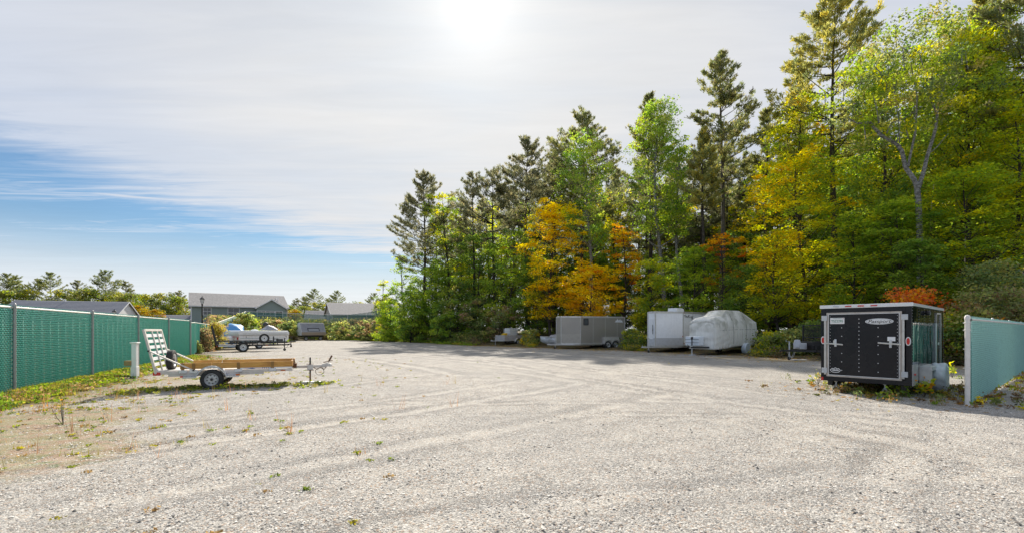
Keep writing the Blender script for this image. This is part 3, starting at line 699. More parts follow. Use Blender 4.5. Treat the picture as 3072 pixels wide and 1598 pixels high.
def fender(parent, cx, y0, y1, cz, r, mat, span=(12, 168), flat=0.0, name='fender'):
    """arched mudguard; flat: length of the level strips before and behind"""
    pts = []
    for i in range(13):
        a = R(span[0] + (span[1]-span[0])*i/12); pts.append((cx+r*math.cos(a), cz+r*math.sin(a)))
    if flat: pts = [(pts[0][0]+flat, pts[0][1])] + pts + [(pts[-1][0]-flat, pts[-1][1])]
    m = MB(); th = .012
    inner = [(x, z-th) for x, z in pts]
    for i in range(len(pts)-1):
        (xa, za), (xb, zb) = pts[i], pts[i+1]
        m.prism([(xa, za), (xb, zb), (xb, zb-th), (xa, za-th)], y0, y1, 'y')
        m.prism([(xa, za), (xb, zb), (xb, zb-.05), (xa, za-.05)], y0 if y0 < y1 else y1, (y0 if y0 < y1 else y1)+.01, 'y')
    return m.build(name, mat, parent, bevel=.004)
def jack(parent, x, y, top, foot=0.0, mat=GALV, whl=True, name='tongue_jack'):
    m = MB(); m.tube((x, y, foot+(.12 if whl else .02)), (x, y, top), .028, n=10); m.tube((x, y, .35 if top > .6 else foot+.2), (x, y, top-.02), .036, n=10)
    m.tube((x, y, top), (x, y, top+.03), .045, n=10); m.bar((x, y, top+.02), (x+.14, y-.05, top+.02), .014); m.tube((x+.14, y-.05, top+.02), (x+.14, y-.05, top+.12), .012)
    j = m.build(name, mat, parent, True)
    if whl:
        m = MB(); m.lathe([(.02, -.03), (.085, -.03), (.10, -.018), (.10, .018), (.085, .03), (.02, .03)], (x, y, foot+.10), 'y', 18); m.build('jack_wheel', RUBBER, j, True)
        m = MB(); m.bar((x, y-.045, foot+.10), (x, y-.045, foot+.24), .02); m.bar((x, y+.045, foot+.10), (x, y+.045, foot+.24), .02); m.box((x-.03, y-.055, foot+.23), (x+.03, y+.055, foot+.25)); m.build('jack_fork', mat, j)
    return j
def coupler(parent, x, y, z, mat=GALV):
    m = MB(); m.box((x-.18, y-.04, z-.04), (x+.02, y+.04, z+.035)); m.lathe([(.045, -.05), (.05, -.03), (.05, .0), (.035, .03), (.004, .045)], (x+.05, y, z), 'z', 12)
    m.bar((x-.12, y, z+.03), (x+.02, y, z+.06), .03, .02); m.bar((x-.02, y, z+.05), (x+.06, y, z+.16), .022, .012)
    return m.build('coupler', mat, parent, bevel=.004)
def chains(parent, x, y, z, span=.35, drop=.22, mat=GALV):
    m = MB()
    for o_ in (-.05, .05):
        pts = [(x-span*i/8, y+o_, z-drop*(1-((i-4)/4)**2)) for i in range(9)]; m.path(pts, .008, 5)
    return m.build('safety_chain', mat, parent)
# ------------------------------------------------------------------ low aluminium trailer with timber sides (left foreground)
TIMBER = woodmat('treated_timber', (.66, .36, .08), (.46, .21, .045)); BRONZE = pmat('brown_bracket', (.28, .15, .04), .6, .1, .3)
FAL = pmat('bright_fender', (.56, .60, .66), .28, .75, .2, bump=.05)
PALEAL = pmat('pale_sunlit_aluminium', (.66, .61, .56), .5, .2, .3)
BLUEL = pmat('blue_decal', (.03, .08, .25), .4)
def trailer_low():
    ang = math.atan2(.375, .927); wx, wy = gp(636, 1166.5); W_ = 1.42
    r = empty('utility_trailer', (wx, wy, 0), ang, 'low aluminium trailer with varnished timber sides and a raised white tail ramp', 'trailer')
    m = MB()                                                     # box frame, cross members, tongue
    y0, y1 = .10, W_-.02
    for y in (y0, y1): m.box((-1.25, y-.03, .42), (1.92, y+.03, .50)); m.box((-.98, y-.022, .36), (1.2, y+.022, .42))
    for x in (-1.22, -.6, .0, .6, 1.2, 1.86): m.box((x-.03, y0, .43), (x+.03, y1, .49))
    yc = W_/2; m.box((.7, yc-.035, .45), (2.82, yc+.035, .53)); m.bar((1.0, y0, .46), (2.0, yc, .48), .05, .07); m.bar((1.0, y1, .46), (2.0, yc, .48), .05, .07)
    m.build('frame', PALEAL, r, bevel=.004)
    m = MB()
    for i in range(9): y = y0+.04+i*(y1-y0-.08)/9; m.box((-1.2, y, .502), (1.88, y+(y1-y0-.08)/9-.008, .52)); 
    m.build('deck_board', ALUW, r, kind='stuff')
    m = MB(); m.box((-.2, y0+.1, .22), (.2, y1-.1, .27)); m.bar((0, 0.12, .25), (0, W_-.12, .25), .05)
    for y in (y0, y1): m.bar((-.38, y, .40), (0, y, .27), .05, .02); m.bar((0, y, .27), (.38, y, .40), .05, .02)
    m.build('axle', GALV, r)
    for y, f_ in ((0, -1), (W_, 1)): wheel(r, (0, y, .265), .265, .17, RIMS, face=f_)
    # timber sides: two boards along each side, one across the front
    for y in (y0-.045, y1+.01):
        for a, b in ((-.72, -.02), (-.005, 1.9)): m = MB(); m.box((a, y, .545), (b, y+.035, .70)); m.build('side_board', TIMBER, r, bevel=.004)
    m = MB(); m.box((1.88, y0-.01, .55), (1.915, y1+.01, .71)); m.build('front_board', TIMBER, r, bevel=.004)
    for y in (y0-.058, y1+.047):
        for x in (-.66, -.42, .60, 1.42):
            m = MB(); m.box((x-.035, y, .47), (x+.035, y+.012, .70)); m.build('board_bracket', BRONZE, r)
            m = MB(); m.box((x-.09, y-.02, .44), (x+.09, y+.03, .52)); m.build('clamp', FAL, r, bevel=.005)
    for y, s in ((-.10, 1), (W_+.10, -1)): fender(r, 0, y, y+.24*s, .28, .35, FAL, (14, 166), .30)
    m = MB(); m.box((.62, y0-.04, .505), (1.9, y0-.032, .545)); m.build('side_strip', WHITEV, r)
    m = MB(); m.m(0).prism([(.78, .508), (1.02, .508), (.93, .54)], y0-.048, y0-.042, 'y')
    m.m(0)
    for i in range(5): x = 1.16+i*.05; m.prism([(x, .51), (x+.018, .51), (x+.03, .54), (x+.012, .54)], y0-.048, y0-.042, 'y')
    m.m(1).prism([(.74, .513), (1.36, .513), (1.36, .517), (.74, .517)], y0-.047, y0-.041, 'y'); m.build('decal', [BLUEL, REDL], r)
    # lights
    m = MB(); m.box((-1.30, y0-.05, .40), (-1.14, y0+.0, .48)); m.build('tail_light', REDL, r, bevel=.008)
    m = MB(); m.box((-1.30, y1+.0, .40), (-1.14, y1+.05, .48)); m.build('tail_light', REDL, r, bevel=.008)
    m = MB(); m.box((-.68, -.115, .345), (-.62, -.10, .385)); m.build('side_marker', REDL, r)
    m = MB(); m.box((.56, -.115, .355), (.66, -.10, .40)); m.build('side_marker', AMBER, r)
    m = MB(); m.box((1.60, yc-.05, .455), (1.82, yc-.036, .505)); m.box((1.62, y0-.045, .43), (1.74, y0-.032, .46)); m.build('side_marker', AMBER, r)
    # raised tail ramp
    rp = empty('tail_ramp', (-1.24, 0, .46), 0, parent=r); 
    tilt = Matrix.Rotation(R(-13), 4, 'Y')
    for y in (y0-.02, y1+.02): m = MB(); m.box((-.025, y-.035, -.02), (.025, y+.035, 1.14), tilt); m.build('ramp_rail', PALEAL, rp, bevel=.004)
    m = MB(); m.box((-.03, y0, 1.10), (.03, y1, 1.15), tilt); m.build('ramp_top_bar', PALEAL, rp, bevel=.004)
    for i in range(7):
        z = .03+i*.152; m = MB(); m.box((-.012, y0, z), (.012, y1, z+.083), tilt); m.build('ramp_slat', WHITEP, rp, bevel=.003)
    for y in (y0+(y1-y0)*.36, y0+(y1-y0)*.68):
        m = MB(); m.box((.014, y-.02, 0), (.034, y+.02, 1.1), tilt); m.build('ramp_stiffener', ALUW, rp)
    for y in (y0-.06, y1+.06):
        m = MB(); m.bar((-1.24-.14, y, 1.03), (-.42, y, .51), .034, .034); m.build('ramp_strut', PALEAL, r)
        m = MB(); m.tube((-1.38, y-.04, 1.03), (-1.38, y+.04, 1.03), .022, n=8); m.tube((-.42, y-.04, .51), (-.42, y+.04, .51), .022, n=8); m.build('strut_pin', BLACKM, r)
    wheel(r, (-1.02, yc-.18, .77), .265, .16, RIMS, axis='x', face=1, name='spare_wheel')
    # jack, coupler, chain
    jx = 2.36; m = MB(); m.box((jx-.022, yc-.12, .10), (jx+.022, yc-.075, .76)); m.build('tongue_jack', BLACKM, r, bevel=.003)
    m = MB(); m.box((jx-.022, yc-.122, .04), (jx+.022, yc-.073, .30)); m.box((jx-.06, yc-.15, .03), (jx+.06, yc-.05, .045)); m.build('jack_leg', RUST, r)
    m = MB(); m.box((jx-.08, yc-.14, .40), (jx+.08, yc-.03, .55)); m.build('jack_clamp', ALUW, r, bevel=.006)
    m = MB()
    for z in (.38, .555): m.box((jx-.10, yc-.15, z), (jx+.10, yc-.13, z+.018))
    m.build('clamp_bolt', RUST, r)
    coupler(r, 2.86, yc, .52, ALUW); m = MB(); m.bar((2.72, yc, .60), (2.98, yc, .65), .05, .02); m.bar((2.88, yc, .64), (2.96, yc, .80), .02, .05); m.build('coupler_lever', RUST, r)
    m = MB(); c_ = [(2.62+.12*math.sin(i*.5), yc-.06, .44-.13*(1-math.cos(i*.5))*.8) for i in range(13)]; m.path(c_, .007, 5); m.build('safety_cable', DARK, r)
    m = MB(); m.path([(2.45, yc-.05, .46), (2.55, yc-.06, .40), (2.66, yc-.06, .47), (2.74, yc-.06, .39), (2.80, yc-.05, .47)], .010, 5); m.build('safety_chain', RUST, r)
    m = MB(); m.bar((1.90, yc-.3, .72), (1.93, yc-.18, .50), .03, .03); m.bar((1.93, yc-.22, .74), (1.96, yc-.02, .52), .025); m.box((1.92, yc-.2, .48), (2.0, yc+.1, .60)); m.build('winch_bracket', RUST, r)
    # board under the jack foot
    M = Matrix.Translation((wx, wy, 0)) @ Matrix.Rotation(ang, 4, 'Z'); p = M @ Vector((jx, yc-.1, 0))
    m = MB(); m.box((-.34, -.10, 0), (.38, .10, .03)); o = m.build('board', WHITEV, None, bevel=.005); o.location = (p.x, p.y, .025); o.rotation_euler = (0, 0, ang-.32)
    tag(o, 'flat white board lying under the jack foot of the timber sided trailer', 'board')
trailer_low()

# white capped service post and the timber block fixed to it
x, y = gp(405, 1131)
r = empty('service_post', (x, y, 0), R(12), 'white square service post with a flat cap standing by the left fence', 'post'); h = zh(1025, y) 
m = MB(); m.box((-.07, -.07, .36), (.07, .07, h-.05)); m.build('post_shaft', WHITEV, r, bevel=.006)
m = MB(); m.box((-.085, -.085, 0), (.085, .085, .36)); m.build('post_base', WHITEV, r, bevel=.006)
m = MB(); m.box((-.09, -.09, h-.05), (.09, .09, h-.03)); m.prism([(-.11, h-.03), (.11, h-.03), (.10, h), (-.10, h)], -.105, .105, 'y'); m.build('post_cap', WHITEV, r, bevel=.004)
TANW = woodmat('weathered_block', (.40, .28, .12), (.25, .17, .08))
m = MB(); m.box((-.26, -.12, .40), (-.075, .04, .56)); m.build('timber_block', TANW, r, bevel=.006)

# ------------------------------------------------------------------ black open trailer with a raised ramp
def trailer_black():
    ang = R(35); wx, wy = -19.3, 33.5; W_ = 1.75
    r = empty('utility_trailer', (wx, wy, 0), ang, 'black open trailer with white wheels and an upright ramp before the white camper', 'trailer')
    y0, y1 = .17, W_-.17; m = MB()
    for y in (y0, y1): m.box((-1.55, y-.04, .42), (2.05, y+.04, .52))
    for i in range(7): x = -1.5+i*.58; m.box((x-.03, y0, .42), (x+.03, y1, .49))
    yc = W_/2; m.bar((1.9, y0, .47), (3.15, yc, .47), .07, .09); m.bar((1.9, y1, .47), (3.15, yc, .47), .07, .09); m.build('frame', BLACKM, r)
    m = MB(); 
    for i in range(6): y = y0+.05+i*(y1-y0-.1)/6; m.box((-1.52, y, .522), (2.0, y+(y1-y0-.1)/6-.012, .55))
    m.build('deck_board', woodmat('grey_deck', (.20, .16, .12), (.10, .085, .07)), r, kind='stuff')
    for y in (y0, y1): m = MB(); m.box((-1.5, y-.03, .76), (2.0, y+.03, .82)); m.build('side_rail', BLACKM, r)
    m = MB(); m.box((1.98, y0, .76), (2.04, y1, .82)); m.build('front_rail', BLACKM, r)
    for y in (y0, y1):
        for x in (-1.5, -.68, .62, .92, 1.98): m = MB(); m.box((x-.03, y-.032, .52), (x+.03, y+.032, .76)); m.build('stake_post', BLACKM, r)
    m = MB(); m.box((-1.5, y0-.044, .425), (-.45, y0-.041, .50)); m.build('reflective_strip', WHITEP, r)
    for y, f_ in ((0, -1), (W_, 1)): wheel(r, (0, y, .355), .355, .22, RIMW, face=f_)
    for y, s in ((-.12, 1), (W_+.12, -1)): fender(r, 0, y, y+.28*s, .37, .45, BLACKM, (10, 170))
    m = MB(); m.bar((0, .1, .33), (0, W_-.1, .33), .07); m.build('axle', BLACKM, r)
    rp = empty('tail_ramp', (-1.58, 0, .48), 0, parent=r); tilt = Matrix.Rotation(R(-12), 4, 'Y')
    for y in (y0, y1): m = MB(); m.box((-.04, y-.04, 0), (.05, y+.04, 1.42), tilt); m.build('ramp_rail', BLACKM, rp)
    for i in range(8): z = .02+i*.195; m = MB(); m.box((-.025, y0, z), (.025, y1, z+.05), tilt); m.build('ramp_bar', BLACKM, rp)
    m = MB(); n = 14
    for i in range(n): y = y0+(y1-y0)*(i+.5)/n; m.box((.028, y-.004, 0), (.034, y+.004, 1.4), tilt)
    m.build('ramp_mesh', BLACKM, rp, kind='stuff')
    wheel(r, (1.35, y0-.16, .98), .34, .2, RIMW, face=-1, name='spare_wheel')
    m = MB(); m.bar((1.35, y0, .5), (1.35, y0, 1.0), .06); m.box((1.3, y0-.1, .94), (1.4, y0, 1.02)); m.build('spare_bracket', BLACKM, r)
    m = MB(); m.bar((2.0, y0+.1, .5), (2.0, y0+.1, 1.12), .08); m.bar((2.3, y0+.3, .48), (2.3, y0+.3, .95), .06); m.bar((1.96, y0+.1, .92), (2.34, y0+.3, .92), .05); m.build('front_post', BLACKM, r)
    m = MB(); m.box((1.45, y0-.05, .44), (1.62, y0-.04, .49)); m.build('side_marker', AMBER, r); m = MB(); m.box((-1.62, y0-.02, .40), (-1.56, y0+.12, .50)); m.build('tail_light', REDL, r)
    jack(r, 2.85, yc, .95, mat=BLACKM); coupler(r, 3.25, yc, .50, BLACKM); chains(r, 3.1, yc, .44, mat=BLACKM)
trailer_black()

# ------------------------------------------------------------------ folded white camper
def folded_camper():
    ang = R(58); r = empty('folding_camper', (-21.7, 40.0, 0), ang, 'white folded pop-up camper with a spare wheel, standing behind the black open trailer', 'camper')
    BODY = pmat('camper_white', (.80, .80, .80), .45, 0, .3, (.5, .40, .36), streak=.35); GREYG = pmat('grey_grille', (.16, .17, .18), .5)
    x0, x1, y0, y1 = -1.65, 2.75, .02, 2.12
    m = MB(); m.prism([(x0+.12, .58), (x1-.25, .58), (x1, .75), (x1, 1.16), (x0, 1.16), (x0, .70)], y0, y1, 'y'); m.build('body', BODY, r, bevel=.03)
    m = MB(); m.prism([(x0-.04, 1.17), (x1+.04, 1.17), (x1+.04, 1.38), (x1-.08, 1.52), (x0+.08, 1.56), (x0-.04, 1.44)], y0-.05, y1+.05, 'y'); ro = m.build('roof', WHITEP, r, bevel=.05)
    m = MB(); m.box((x0+.3, y0-.075, 1.28), (x1-.2, y0-.05, 1.31)); m.box((x0+.3, y0-.085, 1.17), (x1-.1, y0-.05, 1.20)); m.build('awning_rail', ALUW, r)
    m = MB(); m.box((x0-.055, y0, 1.02), (x0-.045+.03, y1, 1.05)); m.build('red_stripe', pmat('red_stripe', (.4, .03, .03), .5), r)
    for i in range(4): m = MB(); m.box((x0-.06, y0+.7+i*.28, .98), (x0-.03, y0+.78+i*.28, 1.06)); m.build('clearance_light', REDL, r)
    m = MB(); m.box((x0-.03, y0+.10, .78), (x0+.01, y0+.28, .98)); m.build('tail_light', REDL, r); m = MB(); m.box((x0-.03, y1-.28, .78), (x0+.01, y1-.10, .98)); m.build('tail_light', REDL, r)
    m = MB(); m.lathe([(.02, 0), (.32, .0), (.28, .35), (.12, .48), (.01, .5)], (x0-.25, y0+1.0, .60), 'z', 14); m.build('tank_cover', BODY, r, True)
    m = MB(); m.box((x0+.1, y0-.012, .60), (x1-.3, y0-.002, .64)); m.box((x0+.1, y0-.012, .88), (x1-.3, y0-.004, .90)); m.build('body_moulding', pmat('teal_line', (.15, .28, .30), .5), r)
    m = MB(); m.box((1.55, y0-.02, .50), (2.2, y0, .80)); m.build('refrigerator_vent', GREYG, r)
    m = MB()
    for i in range(6): m.box((1.58, y0-.03, .53+i*.045), (2.17, y0-.02, .55+i*.045))
    m.build('vent_louvre', BLACKM, r, kind='stuff')
    wheel(r, (0, y0-.02, .325), .325, .2, RIMW, face=-1); wheel(r, (0, y1-.1, .325), .325, .2, RIMW, face=1)
    m = MB(); m.box((x0+.1, y0+.15, .42), (x1, y0+.23, .56)); m.box((x0+.1, y1-.23, .42), (x1, y1-.15, .56)); m.bar((x1-.1, y0+.2, .5), (x1+1.2, 1.07, .5), .09); m.bar((x1-.1, y1-.2, .5), (x1+1.2, 1.07, .5), .09); m.build('chassis', BLACKM, r)
    M = Matrix.Translation((.35, y0-.016, 1.02)) @ Matrix.Rotation(R(90), 4, 'X'); text_part('lettering', 'ROCK', .17, M, BLACKM, r, sx=1.3)
    m = MB(); m.box((-1.1, y0-.015, .98), (-1.03, y0-.005, 1.05)); m.build('hatch_lock', BLACKM, r); m = MB(); m.box((2.45, y0-.015, 1.0), (2.52, y0-.005, 1.08)); m.build('hatch_lock', BLACKM, r)
    m = MB(); m.lathe([(.01, 0.0), (.3, .0), (.26, .10), (.1, .13), (.004, .14)], (.2, 1.0, 1.52), 'z', 16); m.build('roof_vent', WHITEP, ro, True)
    jack(r, x1+.9, 1.07, .95, mat=BLACKM); coupler(r, x1+1.3, 1.07, .52, BLACKM)
    return ang
folded_camper()
def drape(name, mats, pts, loc, rz, label, cat, seed=1, amp=.05, sub=3):
    """a tarp thrown over something: a hull of points, subdivided and creased"""
    import bmesh
    bm = bmesh.new()
    for p in pts: bm.verts.new(p)
    bmesh.ops.convex_hull(bm, input=bm.verts[:])
    for v_ in [v_ for v_ in bm.verts if not v_.link_faces]: bm.verts.remove(v_)
    bmesh.ops.subdivide_edges(bm, edges=bm.edges[:], cuts=sub, use_grid_fill=True); bmesh.ops.triangulate(bm, faces=bm.faces[:])
    bmesh.ops.smooth_vert(bm, verts=bm.verts[:], factor=.5, use_axis_x=True, use_axis_y=True, use_axis_z=True)
    rs = random.Random(seed)
    for v_ in bm.verts:
        a = math.atan2(v_.co.y, v_.co.x)
        v_.co += v_.co.normalized() * amp * (math.sin(a*11+seed)*.6 + math.sin(v_.co.z*9+v_.co.x*6+seed)*.5 + rs.uniform(-.3, .3))
    me = bpy.data.meshes.new(name); bm.to_mesh(me); bm.free(); me.materials.append(mats); me.polygons.foreach_set('use_smooth', [True]*len(me.polygons))
    o = bpy.data.objects.new(name, me); COL.objects.link(o); o.location = loc; o.rotation_euler = (0, 0, rz); return tag(o, label, cat)
TARPB = pmat('blue_tarp', (.03, .24, .55), .35, 0, .4, (.35, .40, .5), scale=2.5, bump=.3, bscale=12)
TARPG = pmat('grey_tarp', (.30, .31, .34), .6, 0, .4, bump=.3, bscale=12)
drape('tarp', TARPB, [(-1.0, -1.2, 0), (-1.1, .9, 0), (1.0, -1.2, 0), (1.0, 1.0, 0), (-1.0, -.9, 1.1), (1.0, -.8, 1.4), (.4, 0, 2.0), (-.6, .2, 1.7), (1.2, .3, 2.15), (0, 0, 2.35)], (ax(690, 43.5), 43.5, -.03), R(40), 'bright blue tarp draped over a load behind the folded white camper', 'tarp', 2, .05)
drape('tarp', TARPG, [(-.8, -.5, 0), (-.6, .5, 0), (.8, -.5, 0), (.9, .4, 0), (-.2, -.15, .42), (.05, 0, .50), (.3, -.05, .46)], (ax(806, 42.2), 42.2, 1.56), R(58), 'crumpled grey tarp heaped on the roof of the folded white camper', 'tarp', 5, .04)
drape('ball_cover', BLACKM, [(.25*math.cos(i)*math.sin(j), .25*math.sin(i)*math.sin(j), .2*math.cos(j)) for i in np.linspace(0, 6, 9) for j in np.linspace(.1, 3, 6)], (ax(797, 42.9), 42.9, 2.12), 0, 'small dark domed bundle on top of the grey tarp on the camper', 'bundle', 3, .01, 1)

# ------------------------------------------------------------------ grey tent trailer at the far edge
def tent_trailer():
    ang = R(45); X, Y = ax(905, 70.6), 70.6
    r = empty('tent_trailer', (X, Y, 0), ang, 'small grey canvas topped trailer with sloping sides, farthest trailer at the back of the yard', 'trailer')
    CAN = pmat('grey_canvas', (.36, .36, .40), .8, 0, .4, (.12, .12, .14), scale=3, streak=.2); RIB = pmat('ribbed_pale_end', (.80, .83, .86), .5, 0, .15); BR = pmat('brown_side_band', (.32, .25, .20), .5, 0, .4, (.35, .30, .24))
    L, Wd = 3.7, 2.3
    prof = [(0, .82), (Wd, .82), (Wd, 1.32), (Wd*.66, 2.7), (Wd*.34, 2.72), (0, 1.35)]
    m = MB(); m.prism(prof, 0, L, 'x'); m.build('canopy', CAN, r, bevel=.03)
    m = MB(); m.prism([(y*1.0, z-.01) for y, z in prof], -.03, .0, 'x'); en = m.build('end_panel', RIB, r)
    m = MB()
    for i in range(9): m.box((-.05, .1, .92+i*.17), (-.03, Wd-.1 if i < 3 else Wd-.35, .95+i*.17))
    m.build('rib', WHITEP, en, kind='stuff')
    m = MB(); m.box((-.02, -.05, .84), (L+.02, -.005, 1.30)); m.build('side_band', BR, r, bevel=.01)
    k = (2.72-1.35)/(Wd*.34); M = Matrix.Translation((L*.5, 0, 0))
    m = MB(); y_ = lambda z: (z-1.35)/k-.03
    for i in range(6): z = 1.55+i*.2; m.prism([(y_(z), z), (y_(z)-.02, z+.015), (y_(z+.03), z+.03)], .1, L-.1, 'x')
    m.build('canvas_seam', TARPG, r, kind='stuff')
    m = MB(); m.prism([(y_(1.45)-.02, 1.45), (y_(1.95)-.02, 1.95), (y_(1.95)+.03, 1.95), (y_(1.45)+.03, 1.45)], .95, 2.75, 'x'); w = m.build('window_flap', DARK, r)
    m = MB(); m.prism([(y_(1.48)-.04, 1.48), (y_(1.84)-.04, 1.84), (y_(1.84)+.03, 1.84), (y_(1.48)+.03, 1.48)], 1.05, 2.65, 'x'); m.build('flap_cloth', TARPG, w)
    m = MB(); m.bar((0, Wd*.5, 2.73), (L, Wd*.5, 2.73), .06); m.bar((0, Wd*.3, 2.70), (L, Wd*.3, 2.70), .05); m.build('ridge_bar', WHITEP, r)
    for x in (.7, 2.9):
        wheel(r, (x, .15, .31), .31, .2, RIMS, face=-1)
    m = MB(); m.box((.2, .2, .6), (L-.2, .3, .8)); m.box((.2, Wd-.3, .6), (L-.2, Wd-.2, .8)); m.bar((.7, .1, .35), (.7, Wd-.1, .35), .07); m.bar((2.9, .1, .35), (2.9, Wd-.1, .35), .07)
    for x in (.7, 2.9): m.bar((x, .25, .3), (x, .25, .7), .08); 
    m.build('chassis', BLACKM, r)
tent_trailer()

# ------------------------------------------------------------------ small aluminium trailer with a caged tank and yellow crates
def small_trailer():
    ang = math.atan2(-.66, -.75); Wd, L = 1.45, 2.5
    Zn = 48.2; cx, cy = ax(1514, Zn), Zn            # nearest corner (front, yard side)
    # local: +x towards the tongue, +y towards the yard; origin under the middle of the box
    M = Matrix.Rotation(ang, 4, 'Z'); c = Vector((cx, cy, 0)) - M @ Vector((L/2, Wd/2, 0))
    r = empty('utility_trailer', c, ang, 'small weathered aluminium trailer loaded with a caged white tank and yellow crates', 'trailer')
    GREYW = pmat('grey_plank', (.48, .46, .46), .7, 0, .4, (.2, .18, .17), streak=.3)
    m = MB(); m.box((-L/2, -Wd/2, .46), (L/2, Wd/2, .56)); m.build('bed', ALUW, r)
    for y in (-Wd/2, Wd/2):
        for i in range(4): m = MB(); m.box((-L/2, y-.015, .57+i*.125), (L/2, y+.015, .57+i*.125+.115)); m.build('side_board', GREYW, r)
    for x in (-L/2, L/2):
        for i in range(4): m = MB(); m.box((x-.015, -Wd/2+.03, .57+i*.125), (x+.015, Wd/2-.03, .57+i*.125+.115)); m.build('end_board', GREYW, r)
    for x in (-L/2, -.35, .35, L/2):
        for y in (-Wd/2-.025, Wd/2+.025): m = MB(); m.box((x-.03, y-.02, .45), (x+.03, y+.02, 1.08)); m.build('corner_post', ALU, r)
    for y, f_ in ((-Wd/2-.14, -1), (Wd/2+.14, 1)): wheel(r, (-.5, y, .33), .33, .2, RIMW, face=f_)
    for y in (-Wd/2-.26, Wd/2+.02): fender(r, -.5, y, y+.24, .36, .42, ALUW, (8, 172), .06)
    m = MB(); m.bar((L/2-.1, -.5, .48), (L/2+1.1, 0, .48), .07); m.bar((L/2-.1, .5, .48), (L/2+1.1, 0, .48), .07); m.bar((-.5, -Wd/2-.1, .33), (-.5, Wd/2+.1, .33), .06); m.build('tongue', ALUW, r)
    jack(r, L/2+.65, 0, .8, whl=False); coupler(r, L/2+1.15, 0, .5)
    m = MB(); m.box((-L/2-.03, Wd/2-.2, .48), (-L/2-.01, Wd/2-.05, .56)); m.build('tail_light', REDL, r)
    # caged tank
    T = M @ Vector((-.22, .0, 0)); b = empty('liquid_tank', (c.x+T.x, c.y+T.y, .56), ang, 'white plastic tank in a square wire cage standing on the small aluminium trailer', 'tank')
    WT = pmat('milky_plastic', (.84, .84, .80), .4, 0, .2, (.5, .44, .34)); 
    m = MB(); m.box((-.55, -.46, .12), (.55, .46, 1.22)); m.build('tank_body', WT, b, bevel=.08)
    m = MB(); m.box((-.6, -.5, 0), (.6, .5, .12)); m.build('tank_pallet', BLACKM, b)
    m = MB(); CG = GALV
    for s in (-1, 1):
        for i in range(8): x = -.57+i*1.14/7; m.bar((x, s*.49, .1), (x, s*.49, 1.2), .022)
        for i in range(6): y = -.49+i*.98/5; m.bar((s*.58, y, .1), (s*.58, y, 1.2), .022)
        for k in range(5): z = .15+k*.25; m.bar((-.58, s*.49, z), (.58, s*.49, z), .022); m.bar((s*.58, -.49, z), (s*.58, .49, z), .022)
    m.build('wire_cage', CG, b)
    m = MB(); m.lathe([(.12, 1.21), (.12, 1.27), (.004, 1.28)], (0, 0, 0), 'z', 14); m.build('filler_cap', BLACKM, b)
    YEL = pmat('yellow_plastic', (.75, .48, .01), .45, 0, .15)
    for k, (x, y, z, lab) in enumerate(((.75, .18, .56, 'yellow crate beside the caged tank, the taller of the two on the small trailer'), (1.05, .30, .56, 'yellow crate nearest the tongue end of the small aluminium trailer'))):
        T = M @ Vector((x, y, 0)); hh = .72 if k == 0 else .60
        cr = empty('crate', (c.x+T.x, c.y+T.y, z), ang+R(5*k), lab, 'crate', 'yellow crates on the small trailer')
        m = MB(); m.box((-.15, -.19, 0), (.15, .19, .02))
        for s in (-1, 1): m.box((s*.15-.01, -.19, 0), (s*.15+.01, .19, hh)); m.box((-.15, s*.19-.01, 0), (.15, s*.19+.01, hh))
        m.box((-.15, -.19, hh-.06), (.15, .19, hh-.04)); m.build('crate_shell', YEL, cr)
        m = MB(); m.box((-.17, -.21, hh-.04), (.17, .21, hh)); m.build('crate_rim', YEL, cr, bevel=.01)
small_trailer()

